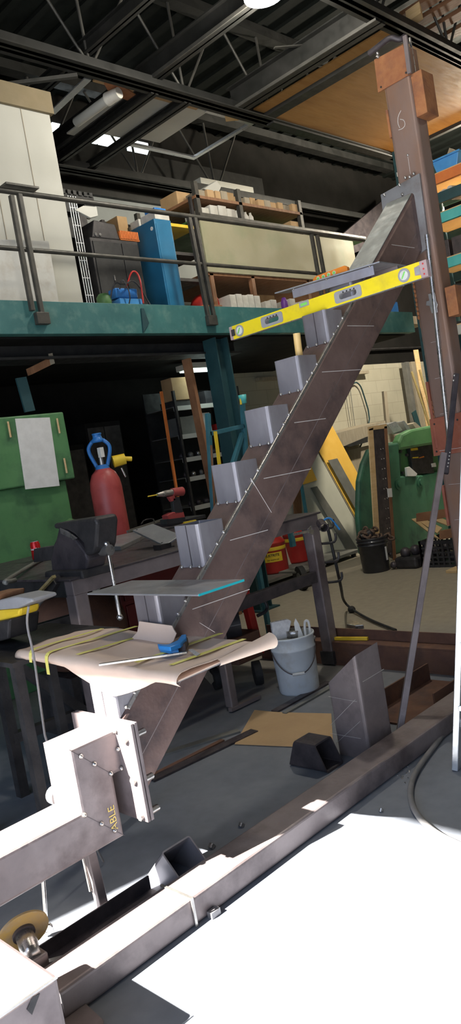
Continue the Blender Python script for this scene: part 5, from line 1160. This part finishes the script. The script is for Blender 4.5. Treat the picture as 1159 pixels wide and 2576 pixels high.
# ------------------------------------------------------------------ right back: wall goods, machine, boards
# leaning boards
LN = V((0, -1, .2)).normalized()     # plane leaning towards the wall
def lean(pts, base, m, nm, label, cat, th=.018, off=0.0):
    b = pz(base[0], base[1], 0); p0 = b + LN * off
    q = [pn(x, y, p0, -LN) for x, y in pts]
    q = [V((p.x, p.y, max(p.z, .003))) for p in q]
    o = MB().prism(q, V((0, 1, -.2)).normalized() * th).build(nm, m); return tag(o, label, cat)
lean(((700, 1300), (730, 1160), (790, 1120), (812, 1160), (915, 1345), (905, 1384), (842, 1400), (740, 1430), (700, 1432)), (842, 1400), 'panel_grey', 'grey_board', 'large pale grey board leaning on the block wall', 'board', .016)
lean(((800, 1130), (835, 1070), (912, 1215), (913, 1335)), (842, 1400), 'panel_yellow', 'yellow_board', 'long orange-yellow board leaning over the grey board', 'board', .012, .02)
lean(((745, 1210), (768, 1140), (797, 1208), (763, 1219)), (842, 1400), 'panel_yellow', 'yellow_offcut', 'small yellow offcut leaning at the left of the grey board', 'board', .012, .02)
lean(((825, 1158), (848, 1153), (908, 1262), (910, 1310)), (842, 1400), 'strip_grey', 'grey_strip', 'dark grey strip leaning on the yellow board', 'strip', .006, .045)
lean(((781, 1227), (797, 1223), (899, 1380), (876, 1389)), (842, 1400), 'strip_grey', 'grey_strip', 'dark grey strip leaning on the pale grey board, lower left one', 'strip', .006, .03)
lean(((738, 1250), (755, 1222), (760, 1300), (742, 1300)), (842, 1400), 'wood_dark', 'brown_board', 'dark brown board edge leaning behind the bench end', 'board', .02, .05)
tag(MB().bar(py(757, 1215, 6.0), (py(757, 1215, 6.0).x, 6.0, 0), .03, .03, (0, 1, 0)).build('blue_bar', 'blue_frame'), 'thin blue bar standing behind the bench end', 'bar')
# block wall details
YW = YB - .02
tag(MB().tube([py(a, b, YW - .03) for a, b in ((905, 1125), (925, 1080), (930, 1045), (912, 985), (905, 968), (893, 960), (880, 975))], .012, 8, smooth_n=1).build('wall_conduit', 'teal_dark'), 'dark bent conduit on the block wall right of the stringer', 'conduit')
for a, b in (((868, 985), (885, 1090)), ((878, 960), (893, 1078))):
    tag(MB().cyl(py(*a, YW - .02), py(*b, YW - .02), .006, seg=6).build('wire', 'strip_grey'), ('thin grey wire on the block wall, left of the bent conduit', 'thin grey wire on the block wall, close to the bent conduit')[a[0] > 870], 'wire')
tag(MB().bar(py(610, 893, YW - .04), py(1090, 872, YW - .04), .02, .05, (0, 1, 0)).build('wall_pipe', 'iron_black'), 'dark pipe running along the top of the block wall', 'pipe')
tag(MB().box((py(640, 945, YW).x, YW - .08, 2.52), (10.9, YW - .001, 2.57)).build('wall_ledge', 'wood_grey'), 'grey ledge running along the block wall under the dark pipe', 'ledge')
tag(MB().box(tuple(py(628, 935, YW - .05)), tuple(py(640, 905, YW - .05) + V((0, .04, 0)))).build('switch_box', 'wood_grey'), 'small switch box on the block wall near the teal column', 'box')
# wooden beam and planks along the wall
YT = 6.75
tag(MB().prism([py(a, b, YT) for a, b in ((800, 1102), (980, 1055), (985, 1090), (800, 1140))], (0, YB - YT - .001, 0)).build('grey_timber', 'wood_grey'), 'long grey timber along the block wall behind the green machine', 'timber')
tag(MB().prism([py(a, b, YT + .1) for a, b in ((800, 1150), (930, 1120), (1000, 1130), (1000, 1330), (800, 1330))], (0, .05, 0)).build('brown_board', 'wood_grey'), 'dull brown board standing behind the yellow board and green machine', 'board')
tag(MB().prism([py(a, b, YT - .04) for a, b in ((868, 1122), (925, 1098), (925, 1112), (880, 1124))], (0, .03, 0)).build('black_slot', 'black_paint'), 'black flat piece lying on the grey timber', 'bar')
tag(MB().bar(py(966, 985, YT), py(974, 1075, YT), .085, .04, (0, 1, 0)).build('short_post', 'wood_grey'), 'short grey post standing on the timber against the block wall', 'post')
hc_ = thing('wall_column', 'beige steel column on the block wall left of the rusty post', 'column', (10.9, YW - .15, 0))
for (a, b), (c_, d), wd, m in (((1012, 870), (1042, 1110), .10, 'strip_grey'), ((1028, 880), (1058, 1110), .14, 'wood_grey')):
    p0, p1 = py(a, b, YW - .12), py(c_, d, YW - .12); MB().bar((p0.x, YW - .12, 2.66), (p0.x + .0, YW - .12, .0), wd, .1, (0, 1, 0)).build('flange', m, hc_, .003)
for i, (a, b, c_, d, m, wd, l) in enumerate(((1035, 935, 1078, 1065, 'gold_strip', .05, 'perforated light strip leaning behind the rusty post, left one'), (1055, 930, 1085, 1040, 'gold_strip', .05, 'perforated light strip leaning behind the rusty post, right one'), (1045, 880, 1075, 1060, 'wood_light', .14, 'tan board leaning behind the perforated strips'), (1040, 1035, 1060, 1100, 'teal_dark', .14, 'dark blue panel standing behind the green machine top'))):
    p0, p1 = py(a, b, 6.3 + .1 * i), py(c_, d, 6.3 + .1 * i); p1 = p0 + (p1 - p0) * (p0.z / (p0.z - p1.z))
    o = MB().bar(p0, p1, wd, .01, (0, 1, 0)).build('leaning_strip', m); tag(o, l, 'strip')
for i, pts in enumerate((((975, 1068), (995, 1060), (1012, 1082), (990, 1090)), ((1010, 1060), (1016, 1058), (1035, 1082), (1026, 1086)), ((1037, 1066), (1044, 1062), (1064, 1080), (1052, 1086)))):
    tag(MB().prism([py(a, b, 5.6) for a, b in pts], (0, .25, 0)).build('angle_offcut', 'aluminium' if i < 2 else 'wood_grey'), ('light angle offcut lying behind the green machine, left', 'light angle offcut lying behind the green machine, middle', 'light angle offcut lying behind the green machine, right')[i], 'offcut')
# green punch machine
GYm = 5.35
gmc = thing('punch_machine', 'big green cast punching machine with a recessed panel by the back wall', 'machine', (8.3, 5.6, 0))
def gp(pts, Y, th, nm, m, bev=.02, par=None): return MB().prism([V((py(a, b, Y).x, Y, max(py(a, b, Y).z, .0))) for a, b in pts], (0, th, 0)).build(nm, m, par or gmc, bev)
gp(((912, 1395), (903, 1300), (905, 1210), (915, 1165), (930, 1130), (965, 1115), (1000, 1110), (1010, 1100), (1010, 1190), (1030, 1200), (1045, 1200), (1080, 1190), (1130, 1180), (1180, 1400), (1000, 1420)), GYm + .1, .08, 'side_casting', 'green_machine', .03)
gp(((978, 1118), (1002, 1113), (1008, 1198), (1065, 1195), (1082, 1330), (1085, 1418), (985, 1405)), GYm, .09, 'front_casting', 'green_machine', .02)
gp(((1003, 1112), (1012, 1092), (1035, 1080), (1110, 1065), (1160, 1060), (1170, 1110), (1085, 1118), (1005, 1132)), GYm, .12, 'top_cover', 'green_paint', .03)
MB().box((8.95, GYm + .19, 0), (9.9, GYm + .7, 1.3)).build('rear_housing', 'green_machine', gmc, .03)
rp = gp(((1002, 1130), (1090, 1115), (1130, 1112), (1140, 1190), (1010, 1200)), GYm + .16, .05, 'recess_panel', 'green_paint', .004)
pn_ = gp(((1030, 1128), (1086, 1117), (1092, 1190), (1040, 1192)), GYm + .1, .05, 'control_panel', 'iron_black', .005)
gp(((1033, 1128), (1050, 1126), (1051, 1132), (1034, 1134)), GYm + .09, .008, 'yellow_label', 'yellow_paint', .0)
gp(((1038, 1150), (1052, 1149), (1052, 1152), (1038, 1153)), GYm + .09, .008, 'yellow_label', 'yellow_paint', .0)
gp(((1054, 1151), (1066, 1147), (1067, 1150), (1055, 1153)), GYm + .09, .008, 'orange_mark', 'orange_tool', .0)
gp(((1085, 1166), (1095, 1164), (1097, 1174), (1087, 1175)), GYm + .09, .01, 'switch', 'sticker_white', .0)
gp(((1022, 1176), (1030, 1174), (1050, 1192), (1046, 1198), (1024, 1198)), GYm - .02, .03, 'white_tag', 'sticker_white', .004)
for a, b in ((1001, 1218), (1056, 1213)):
    p = py(a, b, GYm); MB().cyl(p, p - V((0, .03, 0)), .045, seg=6).cyl(p, p - V((0, .012, 0)), .075, seg=20).build('bolt', 'green_machine', gmc)
for a, b in ((1004, 1136), (1010, 1190), (1020, 1145)):
    p = py(a, b, GYm + .1); MB().cyl(p, p - V((0, .03, 0)), .02, seg=10).build('stud', 'iron_dark', gmc)
# framed metal strip in front
fs_ = thing('framed_strip', 'long dark metal strip in a light wood frame leaning on the green machine', 'panel', (7.6, 5.1, 0))
YS1 = 5.15
def fp(pts, m, nm, dy=0, th=.03): return MB().prism([V((py(a, b, YS1 - dy).x, YS1 - dy, max(.005, py(a, b, YS1 - dy).z))) for a, b in pts], (0, th, 0)).build(nm, m, fs_)
fp(((937, 1078), (968, 1074), (996, 1418), (955, 1390)), 'iron_dark', 'metal_strip', 0, .02)
fp(((927, 1080), (938, 1076), (958, 1400), (945, 1402)), 'wood_light', 'frame_side', .005, .015)
fp(((966, 1073), (973, 1072), (998, 1415), (991, 1419)), 'wood_dark', 'frame_side', .005, .015)
fp(((926, 1074), (972, 1066), (973, 1077), (928, 1083)), 'wood_light', 'frame_top', .005, .015)
fp(((975, 1229), (985, 1228), (987, 1250), (977, 1251)), 'sticker_white', 'white_tag', .06, .01)
for k in range(9):
    p = py(957 + k * 2.1, 1130 + k * 25, YS1 - .001); MB().sphere(p, .008, 6).build('rivet', 'bright_steel', fs_); MB().sphere(p + V((.05, 0, 0)), .008, 6).build('rivet', 'bright_steel', fs_)
# black milk crate, wooden tray, lumps
cr = pz(1120, 1440, 0)
mc = thing('black_crate', 'black plastic crate with a grid of holes on the floor behind the rusty post', 'crate', (7.35, 4.45, 0))
cx0, cx1, cy0, cy1, chh = 7.14, 7.60, 4.02, 4.48, .29
g = MB()
for (x, y, dx, dy) in ((cx0, cy0, 0, cy1 - cy0), (cx0, cy0, cx1 - cx0, 0), (cx1, cy0, 0, cy1 - cy0), (cx0, cy1, cx1 - cx0, 0)):
    n = 7
    for z in (.0, .05, .10, .15, .20, .25): g.box((x - .006, y - .006, z), (x + dx + .006, y + dy + .006, z + (.018 if z else .03)))
    for i in range(n + 1): g.box((x + dx * i / n - .01, y + dy * i / n - .01, 0), (x + dx * i / n + .01, y + dy * i / n + .01, chh))
    g.box((x - .012, y - .012, chh - .03), (x + dx + .012, y + dy + .012, chh))
g.box((cx0, cy0, .0), (cx1, cy1, .012))
g.build('grid_walls', 'black_plastic', mc)
rnd2 = random.Random(5)
for i in range(12):
    tag(MB().sphere((rnd2.uniform(cx0 + .06, cx1 - .06), rnd2.uniform(cy0 + .06, cy1 - .06), rnd2.uniform(.06, .2)), rnd2.uniform(.03, .05), 8).build('fitting', 'iron_dark'), 'dark metal fitting inside the black crate', 'fitting', 'fittings in the black crate')
wt = thing('pallet_tray', 'small slatted wooden tray with dark end boards lying on the black crate', 'tray', (7.35, 4.5, chh))
ztr = chh + .002
n_t = V((-.16, .05, .98)).normalized(); pt0 = V((7.3, 4.3, ztr + .05))
for k, pts in enumerate((((1035, 1308), (1046, 1306), (1105, 1357), (1092, 1352)), ((1052, 1312), (1068, 1308), (1112, 1330), (1100, 1344)), ((1078, 1306), (1094, 1300), (1142, 1318), (1126, 1324)), ((1105, 1296), (1120, 1292), (1160, 1306), (1148, 1314)))):
    q = [pn(a, b, pt0, n_t) for a, b in pts]; MB().prism(q, n_t * .014).build('slat', 'wood_light', wt)
for pts in (((1046, 1292), (1150, 1276), (1152, 1296), (1046, 1316)), ((1104, 1336), (1190, 1318), (1188, 1345), (1104, 1358))):
    Yq = pn(pts[0][0], pts[0][1] + 20, pt0, n_t).y; Xq = 0
    q = [py(a, b, Yq + .0) for a, b in pts]; 
    c0 = pn(pts[3][0], pts[3][1], pt0, n_t); q = [pn(a, b, c0, V((-1, .0, .0))) for a, b in pts]
    MB().prism(q, V((.04, .0, 0))).build('end_board', 'wood_dark', wt, .004)
lm = thing('junk_heap', 'dark oily machine parts on the floor before the green machine', 'parts', (7.0, 4.65, 0))
MB().box((7.08, 4.52, 0), (7.36, 4.80, .13)).build('base_block', 'iron_black', lm, .03)
for i, (dx, dy, dz_, s_) in enumerate(((0, 0, .17, .06), (.08, -.08, .18, .06), (.15, -.16, .17, .05), (-.08, .12, .05, .04), (.0, .2, .16, .02))):
    MB().sphere((7.16 + dx, 4.69 + dy, dz_), s_, 10).build('round_part', 'iron_dark', lm)
carton('wood_piece', tuple(pz(1148, 1442, 0)), tuple(pz(1148, 1442, 0) + V((.2, .12, .03))), 'wood_light', 'small pale wood piece on the floor at the right edge', 'wood')
# safety waste cans, hand truck behind bench
for i, (a, b, l) in enumerate(((688, 1417, 'red oily waste can with a yellow label behind the bench, left one'), (748, 1400, 'red safety can with a yellow band behind the bench, right one'))):
    c0 = pz(a, b, 0) ; 
    if i == 0: c0 = V((6.75, 6.1, 0))
    else: c0 = V((7.05, 6.0, 0))
    c0 = py(a, b - 2, 6.2 if i == 0 else 6.35); c0.z = .09
    t = thing('waste_can', l, 'can', c0)
    MB().lathe(c0, [(0, 0), (.165, 0), (.17, .02), (.17, .34), (.175, .345), (.172, .36), (.12, .42), (.05, .45), (0, .45)], 32).build('body', 'red_paint', t)
    MB().lathe(c0, [(.1715, .27), (.1725, .272), (.1725, .31), (.1715, .312)], 32).build('yellow_band', 'yellow_paint', t)
    if i == 0:
        vsl = []; 
        dC = (CAM - c0); a0 = math.atan2(dC.y, dC.x)
        for k in range(11):
            a_ = a0 - .25 + .95 * (k - 5) / 5; vsl += [c0 + V((.173 * cos(a_), .173 * sin(a_), z)) for z in (.14, .25)] 
        MB().add(vsl, [(2 * k, 2 * k + 2, 2 * k + 3, 2 * k + 1) for k in range(10)]).build('yellow_label', 'yellow_paint', t)
        xd_ = V((-dC.y, dC.x, 0)).normalized(); 
        text_on('JUSTRITE', .042, None, xd_, (0, 0, 1), 'black_text', t, 'label_lettering', .0012, (c0 + V((0, 0, .218)), .173), .001)
        text_on('OILY WASTE CAN', .018, None, xd_, (0, 0, 1), 'black_text', t, 'label_lettering', .0012, (c0 + V((0, 0, .165)), .173), .0005)
    MB().cyl(c0 + V((0, 0, .44)), c0 + V((0, 0, .48)), .03, seg=14).build('cap', 'red_paint', t)
pl_ = thing('wheeled_platform', 'low dark platform cart under the red waste cans', 'cart', (6.9, 6.3, 0))
MB().box((6.1, 5.9, .05), (8.0, 6.6, .085)).build('deck', 'strip_grey', pl_)
for x, y in ((6.2, 5.95), (7.9, 5.95), (6.2, 6.55), (7.9, 6.55)): MB().cyl((x, y - .02, .03), (x, y + .02, .03), .03, seg=12).build('wheel', 'rubber_black', pl_)
ht = thing('hand_truck', 'blue hand truck with a black wheel behind the bench', 'hand truck', (6.2, 5.3, 0))
wq = py(745, 1388, 5.35)
MB().cyl((wq.x - .03, wq.y, .13), (wq.x + .02, wq.y - .03, .13), .13, seg=26).build('wheel', 'rubber_black', ht)
MB().cyl((wq.x - .032, wq.y + .001, .13), (wq.x + .022, wq.y - .031, .13), .06, seg=16).build('wheel_hub', 'strip_grey', ht)
for a, b in (((728, 1325), (737, 1375)), ((768, 1340), (778, 1388))):
    p0, p1 = py(a[0], a[1], 5.4), py(b[0], b[1], 5.4); MB().bar(p0 + (p0 - p1) * .4, p1, .06, .04, (0, 1, 0)).build('frame_bar', 'blue_frame', ht)
q = py(775, 1395, 5.4); MB().box((wq.x, q.y - .1, .18), (wq.x + .4, q.y + .25, .2)).build('toe_plate', 'strip_grey', ht)
MB().box((wq.x + .1, q.y - .05, 0), (wq.x + .35, q.y + .15, .178)).build('carried_block', 'iron_black', ht, .01)
tag(MB().prism([pz(a, b, .002) for a, b in ((764, 1461), (778, 1457), (795, 1460), (780, 1464))], (0, 0, .002)).build('floor_stain', 'black_paint'), 'dark flat scrap on the floor behind the bench', 'scrap')

# ------------------------------------------------------------------ pallet rack on the right
XR = 8.5
rk = thing('pallet_rack', 'tall pallet rack with teal and orange beams at the right edge', 'rack', (9.0, 3.5, 0))
for y, x in ((4.83, 8.5), (4.83, 9.4), (1.9, 8.5), (1.9, 9.4)):
    MB().box((x, y, 0), (x + .07, y + .07, 4.8)).build('upright', 'teal_dark', rk, .004)
for k in range(16): MB().box((8.4985, 4.855, 1.2 + .22 * k), (8.4995, 4.875, 1.25 + .22 * k)).build('upright_slot', 'sticker_white' if k > 12 else 'black_paint', rk)
for z, m in ((4.34, 'orange_paint'), (3.90, 'teal_bright'), (3.38, 'teal_bright'), (2.60, 'white_panel')):
    MB().box((8.48, 1.97, z - .11), (8.53, 4.82, z)).build('front_beam', m, rk, .003); MB().box((9.42, 1.97, z - .11), (9.47, 4.82, z)).build('rear_beam', 'teal_dark', rk, .003)
    MB().box((8.5, 1.97, z), (9.46, 4.82, z + .015)).build('deck_board', 'wood_light', rk)
MB().box((8.52, 1.97, 4.02), (8.56, 4.82, 4.14)).build('front_beam', 'teal_dark', rk, .003)
for k in range(3): MB().bar((8.5, 4.865, 1.0 + k * 1.1), (9.43, 4.865, 1.5 + k * 1.1), .02, .02).build('brace_bar', 'teal_dark', rk)
t = thing('blue_bin', 'blue plastic bin with greenery-like scraps on the orange rack beam', 'bin', (8.6, 4.3, 4.355))
zb = 4.357
MB().prism([(8.52, 4.12, zb), (8.52, 4.38, zb), (8.52, 4.42, zb + .14), (8.52, 4.08, zb + .14)], (.3, 0, 0)).build('bin', 'bin_blue', t, .01)
MB().box((8.50, 4.06, zb + .13), (8.84, 4.44, zb + .15)).build('rim', 'bin_blue', t, .004)
t['label'] = 'blue plastic bin on the orange rack beam at the right edge'
tag(MB().prism([(8.6, 4.12, zb + .152), (8.6, 4.28, zb + .152), (8.6, 4.22, zb + .24)], (.1, 0, 0)).build('paper_scrap', 'wood_grey'), 'torn paper scrap sticking out of the blue bin', 'scrap')
for i, (a, b, r_, l) in enumerate(((1118, 492, .045, 'round white fitting on the upper teal rack shelf, leftmost'), (1126, 490, .06, 'round white fitting on the upper teal rack shelf, largest'), (1140, 478, .045, 'round white fitting on top of the others on the rack shelf'), (1148, 492, .05, 'round white fitting on the upper teal rack shelf, rightmost'))):
    p = px(a, b, 8.65); p.z = max(p.z, 3.92 + r_); tag(MB().cyl(p + V((-.07, .01, 0)), p + V((.07, -.02, .01)), r_, seg=16).build('pipe_fitting', 'white_panel'), l, 'fitting')
for i, y in enumerate((4.1, 4.3, 4.5)):
    carton('dark_carton', (8.62, y - .09, 3.397), (9.0, y + .07, 3.62), 'iron_dark', ('dark box on the lower teal rack shelf, rightmost', 'dark box on the lower teal rack shelf, middle', 'dark box on the lower teal rack shelf, leftmost')[i])
t = thing('wheel_rim', 'dim spoked wheel stored on the rack behind the rusty post', 'wheel', (8.7, 4.0, 3.0))
rc = px(1148, 740, 8.65); rc.z = 2.62 + .24; t.location = rc; ORG[t.name] = rc.copy()
MB().tube([rc + V((0, .22 * cos(a), .22 * sin(a))) for a in [k * pi / 12 for k in range(24)]], .018, 8, closed=True).build('tyre', 'rubber_black', t)
for k in range(6): a = k * pi / 6; MB().cyl(rc + V((0, .21 * cos(a), .21 * sin(a))), rc - V((0, .21 * cos(a), .21 * sin(a))), .003, seg=5).build('spoke', 'strip_grey', t)
MB().cyl(rc - V((.03, 0, 0)), rc + V((.03, 0, 0)), .025, seg=10).build('hub', 'strip_grey', t)
carton('blue_case', (8.35, 5.2, 2.9), (8.62, 5.42, 3.09), 'guard_blue', 'dark blue case beside the end of the teal loft beam', 'case')
